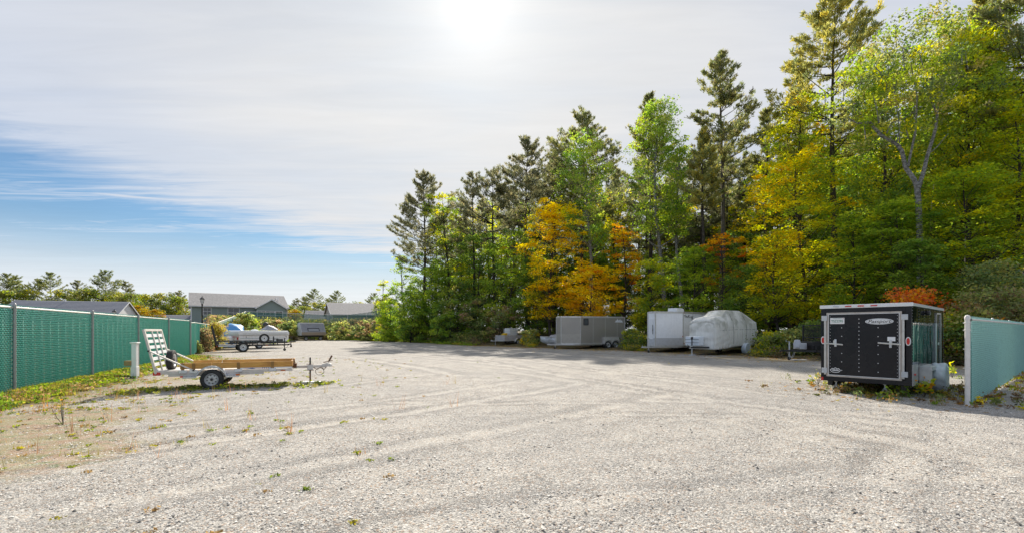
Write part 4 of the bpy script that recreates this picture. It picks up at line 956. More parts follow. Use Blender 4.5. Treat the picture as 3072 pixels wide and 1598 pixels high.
# ------------------------------------------------------------------ enclosed V-nose trailers
def enclosed(label, near, ang, L, Wd, z0, z1, noseL, blunt, skin, band, trim, band_h, windows=(), tandem=True, wheelx=0, frame=ALU, wy_=.08):
    """near: plan point of the shoulder on the yard side; local +x forward, +y yard side; origin under the shoulder line"""
    r = empty('enclosed_trailer', (near[0], near[1], 0), ang, label, 'trailer')
    hb = blunt/2; c = Wd/2
    poly = [(-L, 0), (0, 0), (noseL, -(c-hb)), (noseL, -(c+hb)), (0, -Wd), (-L, -Wd)]
    m = MB(); m.prism(poly, z0+.02, z1-.02, 'z'); bo = m.build('body', skin, r)
    for (p, q) in zip(poly, poly[1:]+poly[:1]):              # corner posts and edge rails
        P, Q = Vector((p[0], p[1], 0)), Vector((q[0], q[1], 0)); n_ = Vector((Q.y-P.y, -(Q.x-P.x), 0)).normalized()*-.012
        if n_.dot((P+Q)/2-Vector((-L/2+noseL/2, -c, 0))) < 0: n_ = -n_
        m = MB(); m.bar(P+n_+Vector((0, 0, z1-.05)), Q+n_+Vector((0, 0, z1-.05)), .03, .10); m.build('roof_rail', trim, r)
        m = MB(); m.bar(P+n_+Vector((0, 0, z0+.04)), Q+n_+Vector((0, 0, z0+.04)), .03, .10); m.build('floor_rail', trim, r)
    for p in poly: m = MB(); m.box((p[0]-.035, p[1]-.035, z0), (p[0]+.035, p[1]+.035, z1)); m.build('corner_post', trim, r, bevel=.01)
    ins = [(x*.985-.02, y*.97-.03) for x, y in poly]; m = MB(); m.prism(ins, z1-.02, z1+.03, 'z'); m.build('roof', trim, r, bevel=.02)
    # lower band of tread plate on the nose
    for a, b_ in ((poly[1], poly[2]), (poly[2], poly[3])):
        P, Q = Vector((a[0], a[1], 0)), Vector((b_[0], b_[1], 0)); n_ = Vector((-(Q.y-P.y), (Q.x-P.x), 0)).normalized()*.012
        if n_.dot((P+Q)/2-Vector((-1, -c, 0))) < 0: n_ = -n_
        m = MB(); m.bar(P+n_+Vector((0, 0, z0+.09+band_h/2)), Q+n_+Vector((0, 0, z0+.09+band_h/2)), .012, band_h); m.build('stone_guard', band, r)
    m = MB(); m.box((-L, -.12, z0-.10), (.6, -.04, z0-.005)); m.box((-L, -Wd+.04, z0-.10), (.6, -Wd+.12, z0-.005))
    m.bar((.5, -.1, z0-.05), (noseL+.9, -c, z0-.05), .08); m.bar((.5, -Wd+.1, z0-.05), (noseL+.9, -c, z0-.05), .08); m.build('chassis', frame, r)
    jack(r, noseL+.35, -c, z0+.55, mat=ALU); coupler(r, noseL+1.0, -c, z0-.03)
    for x in (-1.22, -2.44, -3.66):
        m = MB(); m.box((x-.018, .004, z0+.1), (x+.018, .012, z1-.1)); m.build('seam_strip', trim, r)
    m = MB()
    for i in range(int((L-.2)/.16)): x = -.1-i*.16; m.box((x-.008, .02, z1-.035), (x+.008, .032, z1-.02)); m.box((x-.008, .02, z0+.05), (x+.008, .032, z0+.065))
    m.build('rivet', GALV, r, kind='stuff')
    for x in (-.12, -L+.12): m = MB(); m.box((x-.05, .028, z1-.075), (x+.05, .045, z1-.045)); m.build('clearance_light', AMBER if x > -1 else REDL, r)
    xs_ = (wheelx-.38, wheelx+.38) if tandem else (wheelx,)
    for x in xs_:
        wheel(r, (x, wy_, .335), .335, .2, CHROME if tandem else RIMS, 'spokes', face=1); wheel(r, (x, -Wd-.08, .335), .335, .2, RIMS, 'spokes', face=-1)
    return r, bo, poly
BRONZEP = pmat('bronze_panel', (.36, .335, .30), .36, .4, .12, (.30, .27, .24), scale=1.2, streak=.10)
WPANEL = pmat('white_panel', (.86, .88, .91), .28, 0, .12, scale=1.5, coat=.3, streak=.15); GBAND = pmat('grey_lower_panel', (.56, .57, .59), .45, .2, .3)
CREAMB = pmat('pale_bronze_guard', (.42, .39, .345), .42, .4, .3)
Z_ = 39.0
r, bo, poly = enclosed('bronze grey enclosed trailer with a pointed nose and small dark window', (ax(1742, Z_), Z_), math.atan2(-.39, -.92), 4.45, 2.1, .42, 2.72, 1.5, .8, BRONZEP, CREAMB, ALU, .75, wheelx=-2.95, wy_=.17)
def rrect(x0, x1, z0, z1, c, n=5):
    return [(cx+c*math.cos(a), cz+c*math.sin(a)) for cx, cz, a0 in ((x1-c, z1-c, 0), (x0+c, z1-c, 90), (x0+c, z0+c, 180), (x1-c, z0+c, 270)) for a in [R(a0+90*i/(n-1)) for i in range(n)]]
m = MB(); m.prism(rrect(-.75, -.27, 2.0, 2.56, .08), .0, .045, 'y'); wi_ = m.build('window', BLACKM, r)
m = MB(); m.prism(rrect(-.70, -.32, 2.05, 2.51, .06), .044, .052, 'y'); m.build('pane', PANE, wi_)
m = MB(); m.box((-3.75, -.0, .42), (-2.15, .22, .98)); fb = m.build('fender_box', ALUW, r)
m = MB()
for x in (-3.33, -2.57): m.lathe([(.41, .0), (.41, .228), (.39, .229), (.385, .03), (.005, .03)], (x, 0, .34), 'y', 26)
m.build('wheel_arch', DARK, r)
for x in (-3.33, -2.57): fender(r, x, .20, .26, .34, .42, ALU, (5, 175))
m = MB(); m.m(0)
for (a, h_) in ((-4.1, .16), (-3.95, .24), (-3.82, .18), (-3.68, .26), (-3.55, .15)): m.prism([(a-.12, 2.28), (a+.12, 2.28), (a+.03, 2.28+h_), (a-.03, 2.28+h_)], .018, .024, 'y')
m.prism([(-4.28, 2.24), (-3.38, 2.24), (-3.42, 2.27), (-4.24, 2.27)], .018, .024, 'y'); m.build('mountain_decal', WHITEP, r)
Z_ = 33.0
r, bo, poly = enclosed('white enclosed trailer with a pointed nose and a roof unit, partly behind the covered camper', (ax(2049, Z_), Z_), math.atan2(-.6, -.8), 5.0, 2.4, .44, 2.86, 1.95, .62, WPANEL, GBAND, ALU, .5, tandem=True, wheelx=-2.9)
m = MB(); m.prism([(-.55, 2.88), (-.50, 3.08), (-.30, 3.14), (.35, 3.14), (.38, 2.88)], -1.0, -.25, 'y'); m.build('roof_unit', WHITEP, r, bevel=.04)
m = MB(); m.box((1.96, -1.36, .95), (1.985, -1.04, 2.35)); dr = m.build('nose_door', WHITEP, r, bevel=.01)
m = MB(); m.bar((2.01, -1.07, 1.3), (2.01, -1.07, 1.95), .025); m.box((1.98, -1.10, 1.55), (2.03, -1.05, 1.62)); m.build('handle', BLACKM, dr)
def squiggle(parent, pts, y, w, mat, name='script_decal'):
    m = MB()
    for (a, b_) in zip(pts, pts[1:]):
        if a is None or b_ is None: continue
        m.bar((a[0], y, a[1]), (b_[0], y, b_[1]), .006, w)
    return m.build(name, mat, parent)
N_ = None
squiggle(r, [(-.10, 2.60), (-.32, 2.66), N_, (-.20, 2.64), (-.24, 2.48), N_, (-.30, 2.54), (-.36, 2.48), (-.42, 2.55), (-.36, 2.60), (-.30, 2.54), N_, (-.46, 2.58), (-.48, 2.49), (-.56, 2.49), (-.56, 2.60), N_, (-.62, 2.48), (-.64, 2.66), (-.78, 2.62), (-.66, 2.55), (-.80, 2.46), N_, (-.86, 2.48), (-.88, 2.58), N_, (-.92, 2.48), (-1.02, 2.50), (-1.08, 2.44), (-1.2, 2.40), (-1.0, 2.38), N_, (-1.0, 2.56), (-1.12, 2.56), (-1.08, 2.47), (-1.24, 2.58)], .016, .028, BLACKM)
for x, z in ((-.06, .60), (.10, 1.10)): 
    m = MB(); m.box((x-.06, .01, z), (x, .03, z+.07)); m.build('side_marker', AMBER, r)

# ------------------------------------------------------------------ boat behind the bronze trailer
def boat():
    X, Y = ax(1630, 45.5), 45.5; r = empty('boat', (X, Y, 0), R(-12), 'old white aluminium rowing boat with its bow showing left of the bronze trailer', 'boat')
    HULL = pmat('old_hull_paint', (.80, .81, .84), .5, .1, .45, (.35, .33, .30), streak=.3)
    n = 12; L = 4.2; V = []; Fq = []
    secs = 9
    for i in range(n):
        s = i/(n-1); x = -.3+L*s; w = .75*min(1, (s*2.6+.02))**.6*(1-.15*max(0, s-.6)); keel = .12+.75*max(0, .22-s)**1.1*2.6; g = .98-.12*min(1, s*2.2)
        for k in range(secs):
            a = -math.pi/2 + math.pi*k/(secs-1); V.append((x + (-.35*(1-s*3) if s < .33 else 0)*0.0, w*math.sin(a)*(1.0), keel + (g-keel)*(1-abs(math.cos(a))**.75)))
    for i in range(n-1):
        for k in range(secs-1): a = i*secs+k; Fq.append((a, a+1, a+secs+1, a+secs))
    m = MB(); m.add(V, Fq); h = m.build('hull', HULL, r, True); h.modifiers.new('thickness', 'SOLIDIFY').thickness = .025
    m = MB()
    for k in (0, secs-1): m.path([V[i*secs+k] for i in range(n)], .03, 6)
    m.build('gunwale', ALUW, r, True)
    for x in (.7, 1.8, 2.9): m = MB(); m.box((x-.12, -.66, .68), (x+.12, .66, .71)); m.build('thwart', ALUW, r)
    m = MB()
    for i in range(1, 7): z = .3+i*.09; 
    m = MB()
    for i in range(4):
        m.path([V[j*secs+2+(i % 2)] for j in range(n)], .012, 4) if i < 2 else None
    m.build('hull_rib', ALUW, r)
    for i in range(7): 
        m = MB(); m.box((.25+i*.085, -.742+.0*i, .80), (.30+i*.085, -.70, .87)); 
        if i == 0: mm = MB()
        mm.box((.30+i*.10, -.66-.012*i, .80), (.355+i*.10, -.63-.012*i, .87))
    mm.build('registration_letters', BLACKM, r)
    m = MB(); m.box((.4, -.5, 0), (.6, .5, .14)); m.box((2.6, -.5, 0), (2.8, .5, .14)); m.build('support_block', TANW, r)
    b = MB()
    rs_ = random.Random(4)
    drape('rolled_cover', pmat('streaked_plastic', (.42, .42, .44), .5, 0, .8, (.08, .08, .09), scale=9), [(-.5, -.35, 0), (-.4, .4, 0), (.7, -.4, 0), (.8, .4, 0), (-.2, 0, .38), (.3, .1, .42), (.6, -.1, .3)], (X+.95, Y-.2, .80), R(-10), 'crumpled grey and black plastic bundle lying in the old boat', 'bundle', 7, .05)
    m = MB(); 
    for i in range(5): m.box((0, i*.15, .0+i*.002), (1.6, i*.15+.13, .03+i*.002))
    o = m.build('board_stack', pmat('old_grey_boards', (.19, .17, .16), .8), None); o.location = (X+1.3, Y-.35, 1.0); o.rotation_euler = (0, R(-3), R(-8)); tag(o, 'grey weathered boards laid across the old boat beside the bronze trailer', 'boards')
boat()

# ------------------------------------------------------------------ camper under a fitted cover
def covered_camper():
    a_ = R(33); ang = math.atan2(-math.sin(a_), -math.cos(a_)); X, Y = ax(2157, 28.9), 28.9; Wd, L = 1.95, 4.35
    r = empty('covered_camper', (X, Y, 0), ang, 'camper wrapped in a loose grey weather cover, right of the white enclosed trailer', 'camper')
    COV = bpy.data.materials.new('cover_cloth'); COV.use_nodes = True; t = NT(COV.node_tree); b = t.n['Principled BSDF']
    co = t.node('ShaderNodeTexCoord').outputs['Object']; st = t.node('ShaderNodeMapping', {'Vector': co, 'Scale': (9, 9, .8)}).outputs[0]
    sx = t.sep(co); n1 = t.noise(co, 1.1, 5, .6); n2 = t.noise(st, 1., 4, .6)
    f = t.m('MULTIPLY', t.rng(n1, .42, .62), t.rng(sx[2], .9, 2.3)); c = t.mix(t.rng(n2, .4, .7, 0, .35), (.90, .88, .82, 1), (.66, .64, .58, 1)); c = t.mix(t.m('MULTIPLY', f, .65), c, (.31, .31, .23, 1))
    t.put(b.inputs['Base Color'], c); b.inputs['Roughness'].default_value = .85
    t.l.new(t.node('ShaderNodeBump', {'Height': t.noise(st, 2.2, 4, .6), 'Strength': .8, 'Distance': .08}).outputs[0], b.inputs['Normal'])
    # ridge height along the length (x: 0 at the front corner, negative to the rear)
    xs_ = np.concatenate([np.linspace(.36, .0, 10), np.linspace(-.06, -L, 84)])
    def prof(x):
        pts_ = [(.36, .55, 1.9), (.33, 1.45, 1.93), (.12, 2.20, 1.9), (-.35, 2.36, 1.7), (-.75, 2.46, 1.6), (-1.15, 2.84, 1.35), (-2.75, 2.86, 1.35), (-3.35, 2.60, 1.55), (-4.0, 2.25, 1.7), (-4.32, 1.6, 1.8), (-L-.01, .7, 1.9)]
        return pts_
    # closed shape: sections are half super-ellipses between the hem and the crown
    def crown(x):
        P_ = [(.36, 2.08), (.30, 2.26), (.0, 2.38), (-.5, 2.46), (-.85, 2.52), (-1.25, 2.84), (-1.5, 2.88), (-2.8, 2.88), (-3.1, 2.80), (-4.0, 2.38), (-4.25, 2.26), (-L, 2.0)]
        for (xa, za), (xb, zb) in zip(P_, P_[1:]):
            if xb <= x <= xa: return za + (zb-za)*(xa-x)/(xa-xb)
        return 1.6
    ns = 72; V = []; rs_ = random.Random(2)
    for x in xs_:
        H = crown(x); k = min(1, max(0, (2.9-H)/.6)); shoulder = 2.1 if H > 2.2 else H-.15
        endf = 1.0 - .10*max(0, (x-.05)/.31)**2 - .10*max(0, (-x-L+.25)/.25)**2
        hem = .46 - .09*math.sin((x+1.2)*1.1) + (.10 if x < -3.3 else 0)
        for i in range(ns):
            s = i/(ns-1)*2-1; a = abs(s)
            if a < .38: y = s/.38*.66*Wd/2*(.9+.2*k); z = H - .04*(a/.38)**2
            elif a < .55: u = (a-.38)/.17; y = math.copysign(Wd/2*(.66*(.9+.2*k)*(1-u)+.97*u), s); z = (H-.04)*(1-u)+shoulder*u
            else: u = (a-.55)/.45; y = math.copysign(Wd/2*(.97+.06*math.sin(u*3.0)), s); z = shoulder*(1-u)+hem*u
            y *= endf
            sag = (1 if a > .5 else .25)
            cinch = .030*math.exp(-((x+1.55)/.05)**2)+.030*math.exp(-((x+3.0)/.05)**2)
            fold = .016*math.sin(x*21+z*1.2+2*math.sin(z*2))*sag + .012*math.sin(x*43+z*3) * sag + .013*math.sin(z*17+x*5)*(x > -1.1)
            yy = y + math.copysign(1, s)*(fold-cinch if a > .45 else 0); zz = z - (cinch if a <= .45 else 0) + (fold*.6 if a <= .45 else 0)
            V.append((x + (.02*math.sin(y*15+z*4) if x > .2 else 0), yy-Wd/2, zz))
    n = len(xs_); Fq = []
    for i in range(n-1):
        for k in range(ns-1): a = i*ns+k; Fq.append((a, a+1, a+ns+1, a+ns))
    # close both ends with gridded panels hanging from the end sections
    for e, sgn in ((0, 1), (n-1, -1)):
        base = len(V); m_ = 16
        ring = [V[e*ns+k] for k in range(ns)]; half = ns//2
        for j in range(m_+1):
            u = j/m_
            for k in range(half):
                A, B = ring[k], ring[ns-1-k]; p = [A[q]*(1-u)+B[q]*u for q in range(3)]
                bul = sgn*(.10*math.sin(math.pi*u)+.022*math.sin(p[1]*24+p[2]*5)*math.sin(math.pi*u)+.015*math.sin(p[2]*12))
                V.append((p[0]+bul, p[1], p[2]))
        for j in range(m_):
            for k in range(half-1): a = base+j*half+k; Fq.append((a, a+1, a+half+1, a+half))
    m = MB(); m.add(V, Fq); me_ = m.build('cover', COV, r); me_.data.polygons.foreach_set('use_smooth', [True]*len(me_.data.polygons))
    me_.modifiers.new('thickness', 'SOLIDIFY').thickness = .01
    for x in (-1.55, -3.0):
        i = int(np.argmin(abs(xs_-x))); m = MB(); m.path([V[i*ns+k] for k in range(0, ns, 3)], .014, 5); m.build('tie_strap', BLACKM, r)
    m = MB()
    pts_ = []
    for i in range(12, n, 4): pts_.append(V[i*ns+ns-12])
    m.path(pts_, .008, 4); m.build('hem_cord', BLACKM, r)
    m = MB(); m.box((-L+.3, -.3, .44), (.2, -.2, .58)); m.box((-L+.3, -Wd+.2, .44), (.2, -Wd+.3, .58)); m.bar((.1, -.25, .5), (1.35, -Wd/2, .5), .09); m.bar((.1, -Wd+.25, .5), (1.35, -Wd/2, .5), .09); m.build('chassis', BLACKM, r)
    wheel(r, (-2.9, -.02, .34), .34, .2, RIMS, face=1); wheel(r, (-2.9, -Wd+.02, .34), .34, .2, RIMS, face=-1)
    PLAS = pmat('pale_blue_plastic', (.66, .72, .78), .5, 0, .3, bump=.4, bscale=9)
    m = MB(); m.lathe([(.004, .17), (.33, .17), (.37, .12), (.37, -.1), (.3, -.12)], (-2.9, .03, .37), 'y', 22); m.build('tyre_cover', PLAS, r, True)
    # front box and jack
    FB = pmat('taped_white_box', (.76, .81, .86), .45, 0, .2, bump=.3, bscale=10)
    m = MB(); m.box((.62, -1.62, .60), (1.12, -.62, 1.18)); bx_ = m.build('gas_bottle_cover', FB, r, bevel=.05)
    m = MB()
    for z in (.78, .98): m.bar((1.125, -1.6, z), (1.125, -.63, z+.02), .006, .02)
    m.build('strap', BLACKM, bx_)
    m = MB(); m.tube((1.32, -Wd/2, .62), (1.32, -Wd/2, 1.12), .035, n=10); m.box((1.27, -Wd/2-.05, 1.0), (1.37, -Wd/2+.05, 1.16)); m.bar((1.32, -Wd/2, .85), (1.42, -Wd/2+.18, .85), .02); m.build('jack_head', BLACKM, r)
    m = MB(); m.tube((1.32, -Wd/2, .05), (1.32, -Wd/2, .62), .03, n=10); m.tube((1.32, -Wd/2, .02), (1.32, -Wd/2, .05), .09, n=12); m.build('jack_leg', GALV, r)
    coupler(r, 1.7, -Wd/2, .54, BLACKM)
    M = Matrix.Translation((X, Y, 0)) @ Matrix.Rotation(ang, 4, 'Z'); p = M @ Vector((1.32, -Wd/2, 0))
    m = MB(); m.box((-.16, -.14, 0), (.18, .14, .025)); o = m.build('jack_pad', WHITEV, None, bevel=.01); o.location = (p.x-.02, p.y-.10, .02); o.rotation_euler = (0, 0, .5); tag(o, 'small white pad under the front jack of the covered camper', 'pad')
    p = M @ Vector((-3.75, .35, 0)); YEL = pmat('yellow_chock', (.72, .50, .02), .5, 0, .3)
    m = MB(); m.prism([(-.35, 0), (.35, 0), (.35, .05), (.1, .14), (-.2, .14), (-.35, .04)], -.12, .12, 'y'); o = m.build('levelling_ramp', YEL, None, bevel=.01); o.location = (p.x, p.y, .02); o.rotation_euler = (0, 0, .1); tag(o, 'yellow plastic levelling ramp on the ground behind the covered camper wheel', 'ramp')
    # rolled hem lifted at the back corner
    return r
covered_camper()

# ------------------------------------------------------------------ black open trailer behind the black enclosed one
def mesh_trailer():
    X, Y = gp(2368, 1079); ang = R(186)
    r = empty('utility_trailer', (X, Y, 0), ang, 'low black mesh sided trailer with a pale jack, half hidden by the black enclosed trailer', 'trailer')
    # +x forward (to the left in view), jack at the origin
    y0, y1 = -.85, .75; xb, xf = -4.3, -.9; m = MB()
    for y in (y0, y1): m.box((xb, y-.04, .44), (xf, y+.04, .55))
    for i in range(6): x = xb+i*.68; m.box((x-.03, y0, .44), (x+.03, y1, .52))
    m.bar((xf, y0, .5), (.25, 0, .5), .07, .09); m.bar((xf, y1, .5), (.25, 0, .5), .07, .09); m.build('frame', BLACKM, r)
    for y in (y0, y1): m = MB(); m.box((xb, y-.025, .78), (xf+.1, y+.025, .83)); m.build('side_rail', BLACKM, r)
    m = MB(); m.box((xf+.05, y0, .78), (xf+.10, y1, .83)); m.build('front_rail', BLACKM, r)
    for y in (y0, y1):
        for x in (xb+.05, -3.3, -2.1, xf): m = MB(); m.box((x-.025, y-.026, .55), (x+.025, y+.026, .78)); m.build('stake_post', BLACKM, r)
    for k in range(2):
        m = MB(); y = (y0, y1)[k]
        for i in range(40): x = xb+.1+i*(xf-xb-.2)/40; m.bar((x, y, .55), (x+.08, y, .78), .006); m.bar((x+.08, y, .55), (x, y, .78), .006)
        m.build('side_mesh', BLACKM, r, kind='stuff')
    m = MB(); m.box((xf-.45, y0+.2, .56), (xf+.0, y1-.2, .98)); m.build('tool_box', BLACKM, r, bevel=.02)
    PL = pmat('pale_bag', (.55, .57, .62), .5, 0, .4, bump=.3); 
    m = MB(); m.lathe([(.01, .36), (.13, .34), (.17, .15), (.15, -.05), (.08, -.1)], (-.35, .12, .72), 'z', 10); m.build('bag', PL, r, True)
    m = MB(); m.box((xf+.1, -.25, .58), (xf+.5, .25, .9)); m.build('battery_box', GALV, r, bevel=.02)
    jack(r, 0, 0, .95, mat=GALV); coupler(r, .45, 0, .5, BLACKM); chains(r, .1, .05, .46, .35, .32)
    wheel(r, (-2.9, y1+.13, .34), .34, .2, RIMS, face=1); wheel(r, (-2.9, y0-.13, .34), .34, .2, RIMS, face=-1)
    rp = empty('tail_ramp', (xb+2.9, 0, .5), 0, parent=r)
    for y in (y0+.05, y1-.05): m = MB(); m.box((-.03, y-.03, 0), (.03, y+.03, 1.35)); m.build('ramp_rail', BLACKM, rp)
    for z in (.03, .68, 1.32): m = MB(); m.box((-.025, y0+.05, z-.02), (.025, y1-.05, z+.03)); m.build('ramp_bar', BLACKM, rp)
    m = MB()
    for i in range(26): y = y0+.08+i*(y1-y0-.16)/26; m.bar((.0, y, .0), (.0, y+.06, 1.3), .007); m.bar((.0, y+.06, .0), (.0, y, 1.3), .007)
    for i in range(24): m.bar((0, y0+.05, i*.055), (0, y1-.05, i*.055), .006)
    m.build('ramp_mesh', BLACKM, rp, kind='stuff')
    m = MB(); m.box((xb+1.35, y1+.042, .47), (xb+1.55, y1+.05, .53)); m.build('reflector', REDL, r)
    m = MB(); m.box((-.05, -.14, 0), (.7, .12, .03)); o = m.build('board', WHITEV, None, bevel=.004); o.location = (X+.05, Y-.2, .025); o.rotation_euler = (0, 0, .12); tag(o, 'thin pale board on the gravel beside the jack wheel of the mesh sided trailer', 'board')
mesh_trailer()

# ------------------------------------------------------------------ black enclosed trailer, right foreground
def passport():
    ang = math.atan2(.65, .76); Wd, L, z0, z1 = 1.82, 4.6, .26, 2.2
    r = empty('enclosed_trailer', (9.257, 10.8, 0), ang, 'big black enclosed trailer with a rear door, plate and mirror-like side, right foreground', 'trailer')
    GB = pmat('gloss_black', (.010, .011, .016), .22, 0, .22, (.03, .027, .025), scale=2.2, spec=.3, coat=.0, streak=.08)
    GS = bpy.data.materials.new('mirror_black_side'); GS.use_nodes = True; t = NT(GS.node_tree); b = t.n['Principled BSDF']
    b.inputs['Base Color'].default_value = (.008, .009, .010, 1); b.inputs['Roughness'].default_value = .035; b.inputs['Specular IOR Level'].default_value = .5; b.inputs['IOR'].default_value = 1.75
    co = t.node('ShaderNodeTexCoord').outputs['Object']; w_ = t.node('ShaderNodeMapping', {'Vector': co, 'Scale': (1.0, 1, .55)}).outputs[0]
    t.l.new(t.node('ShaderNodeBump', {'Height': t.noise(w_, 2.6, 2, .4), 'Strength': .10, 'Distance': .12}).outputs[0], b.inputs['Normal'])
    m = MB(); m.box((.02, .015, z0+.02), (L-.02, Wd-.015, z1-.03)); m.build('body', GB, r)
    for i in range(6): m = MB(); x = .045+i*(L-.09)/6; m.box((x, -.004, z0+.08), (x+(L-.09)/6-.008, .012, z1-.10)); m.build('side_panel', GS, r)
    m = MB()
    for i in range(7):
        x = .04+i*(L-.09)/6
        for k in range(26): z = z0+.12+k*.068; m.box((x-.006, -.009, z), (x+.006, -.003, z+.012))
    m.build('rivet', GALV, r, kind='stuff')
    # frame posts round the back, white roof cap
    for y in (0, Wd-.11): m = MB(); m.box((-.03, y, z0), (.02, y+.11, z1-.08)); m.build('rear_post', GB, r, bevel=.008)
    m = MB(); m.box((-.035, 0, z0), (.02, Wd, z0+.12)); m.build('rear_sill', GB, r, bevel=.008); m = MB(); m.box((-.03, .11, z1-.20), (.02, Wd-.11, z1-.08)); m.build('rear_header', GB, r)
    m = MB(); m.box((-.05, -.02, z1-.085), (.03, Wd+.02, z1)); rc = m.build('roof_cap', WHITEP, r, bevel=.008)
    m = MB(); m.box((.03, -.02, z1-.075), (L, .01, z1-.005)); m.build('roof_rail', ALU, r, bevel=.006)
    m = MB()
    for i in range(52): x = .1+i*.087; m.box((x, -.026, z1-.045), (x+.014, -.019, z1-.03))
    m.build('rail_screw', GALV, r, kind='stuff')
    m = MB(); m.box((.03, Wd-.01, z1-.075), (L, Wd+.02, z1-.005)); m.build('roof_rail', ALU, r); m = MB(); m.box((.03, .01, z1-.03), (L, Wd-.01, z1-.004)); m.build('roof', WHITEP, r)
    for i, yy in enumerate((.70, .96, 1.22)): m = MB(); m.box((-.062, yy-.065, z1-.058), (-.048, yy+.065, z1-.028)); m.build('clearance_light', REDL, rc, bevel=.005)
    m = MB(); m.box((-.062, 1.42, z1-.055), (-.048, 1.54, z1-.025)); m.build('roof_bracket', GALV, rc)
    # ramp door: white-edged frame, black skin, bars
    a, b_ = .20, Wd-.155; d0, d1 = z0+.135, z1-.215
    DF = pmat('door_frame_alu', (.50, .45, .41), .45, .4, .4); WT_ = pmat('white_seal', (.74, .74, .74), .5)
    m = MB(); dr = None
    m.box((-.045, a, d0), (-.03, b_, d1)); dr = m.build('ramp_door', pmat('door_black', (.010, .011, .016), .24, 0, .35, (.040, .033, .028), scale=1.6, spec=.3), r)
    for (p, q) in (((a-.025, d0-.02), (a+.012, d1+.02)), ((b_-.012, d0-.02), (b_+.025, d1+.02)), ((a+.012, d1-.012), (b_-.012, d1+.02)), ((a+.012, d0-.02), (b_-.012, d0+.012))):
        m = MB(); m.box((-.052, p[0], p[1]), (-.028, q[0], q[1])); m.build('door_frame', DF, dr)
    for (p, q) in (((a+.015, d0+.014), (a+.028, d1-.014)), ((b_-.028, d0+.014), (b_-.015, d1-.014)), ((a+.028, d1-.028), (b_-.028, d1-.014)), ((a+.028, d0+.014), (b_-.028, d0+.028))):
        m = MB(); m.box((-.055, p[0], p[1]), (-.044, q[0], q[1])); m.build('door_seal', WT_, dr)
    m = MB()
    for y, n_, sz in ((a+.42, 7, .012), (a+.80, 14, .012), (a+1.16, 7, .012)):
        for k in range(n_): z = d0+.15+k*(d1-d0-.3)/(n_-.999); m.lathe([(sz, -.046), (sz*.6, -.053), (.001, -.055)], (0, y, z), 'x', 8)
    for y in (a+.055, b_-.055):
        for k in range(19): z = d0+.08+k*(d1-d0-.16)/18; m.lathe([(.008, -.046), (.001, -.053)], (0, y, z), 'x', 6)
    m.build('door_rivet', WT_, dr, kind='stuff')
    for y, s in ((a-.055, -1), (b_+.05, 1)): m = MB(); m.box((-.078, y-.022, z0+.16), (-.05, y+.022, z1-.30)); m.build('lock_rod', ALU, r, bevel=.006)
    for y in (a-.075, b_+.07):
        for z in (z0+.20, z1-.40): m = MB(); m.box((-.09, y-.065, z), (-.045, y+.055, z+.13)); m.build('hinge', GALV, r, bevel=.006)
    for s, y0_, y1_ in ((1, a-.02, a+.42), (-1, b_+.02, b_-.34)):
        m = MB(); m.bar((-.085, y0_, 1.225), (-.085, y1_, 1.225+.03*s), .012, .035); m.box((-.08, (y0_+y1_)/2-.05 if s > 0 else (y0_+y1_)/2-.02, 1.20), (-.05, (y0_+y1_)/2 if s > 0 else (y0_+y1_)/2+.03, 1.30)); h_ = m.build('latch', ALU, dr, bevel=.004)
        yk = y0_+.20*s; m = MB(); m.box((-.09, yk-.025, 1.14), (-.055, yk+.025, 1.33)); m.build('hasp', GALV, h_, bevel=.01)
        if s > 0: m = MB(); m.box((-.075, yk-.09, 1.30), (-.05, yk+.06, 1.40)); m.build('lock_plate', WHITEP, h_, bevel=.006)
    for y in (.06, Wd-.055):      # oval tail lamps in white bezels
        m = MB(); ov = [(.048*math.cos(t_)+y, 1.30+.10*np.sign(math.sin(t_))*abs(math.sin(t_))**.8) for t_ in np.linspace(0, 2*math.pi, 24, endpoint=False)]
        m.prism(ov, -.048, -.03, 'x'); bz = m.build('lamp_bezel', WHITEP, r)
        ov = [(.030*math.cos(t_)+y, 1.30+.078*np.sign(math.sin(t_))*abs(math.sin(t_))**.8) for t_ in np.linspace(0, 2*math.pi, 24, endpoint=False)]
        m = MB(); m.prism(ov, -.060, -.047, 'x'); m.build('tail_light', REDL, bz, bevel=.004)
    m = MB(); m.box((-.045, Wd-.06, z0-.0), (-.03, Wd-.01, z0+.09)); m.build('reflector', REDL, r)
    # matrix that lays text on the rear face, read from behind (left of the reader is +y)
    def RM(y, z, x=-.049): return Matrix.Translation((x, y, z)) @ Matrix(((0, 0, -1, 0), (-1, 0, 0, 0), (0, 1, 0, 0), (0, 0, 0, 1)))
    def pl(y, z, w, h, mat, name, x=-.0475, parent=dr, bev=.004):
        m = MB(); m.box((x-.004, y-w/2, z-h/2), (x, y+w/2, z+h/2)); return m.build(name, mat, parent, bevel=bev)
    GREENT = pmat('plate_green', (.02, .22, .12), .5)
    p_ = pl(b_-.21, d1-.19, .31, .155, WHITEV, 'number_plate'); text_part('plate_number', 'TS22295', .088, RM(b_-.21, d1-.20, -.0525), GREENT, p_, sx=.83)
    m = MB()
    for i in range(9): m.box((-.054, b_-.31+i*.021, d1-.135), (-.0515, b_-.297+i*.021, d1-.127))
    m.build('plate_marks', GREENT, p_); m = MB(); m.box((-.054, b_-.345, d1-.137), (-.0515, b_-.33, d1-.125)); m.build('plate_sticker', REDL, p_)
    cy, cz = a+.40, d1-.215; m = MB(); ov = lambda w, h: [(cy+w*math.cos(t_), cz+h*math.sin(t_)) for t_ in np.linspace(0, 2*math.pi, 40, endpoint=False)]
    m.prism(ov(.275, .072), -.050, -.046, 'x'); bd = m.build('badge', WHITEP, dr)
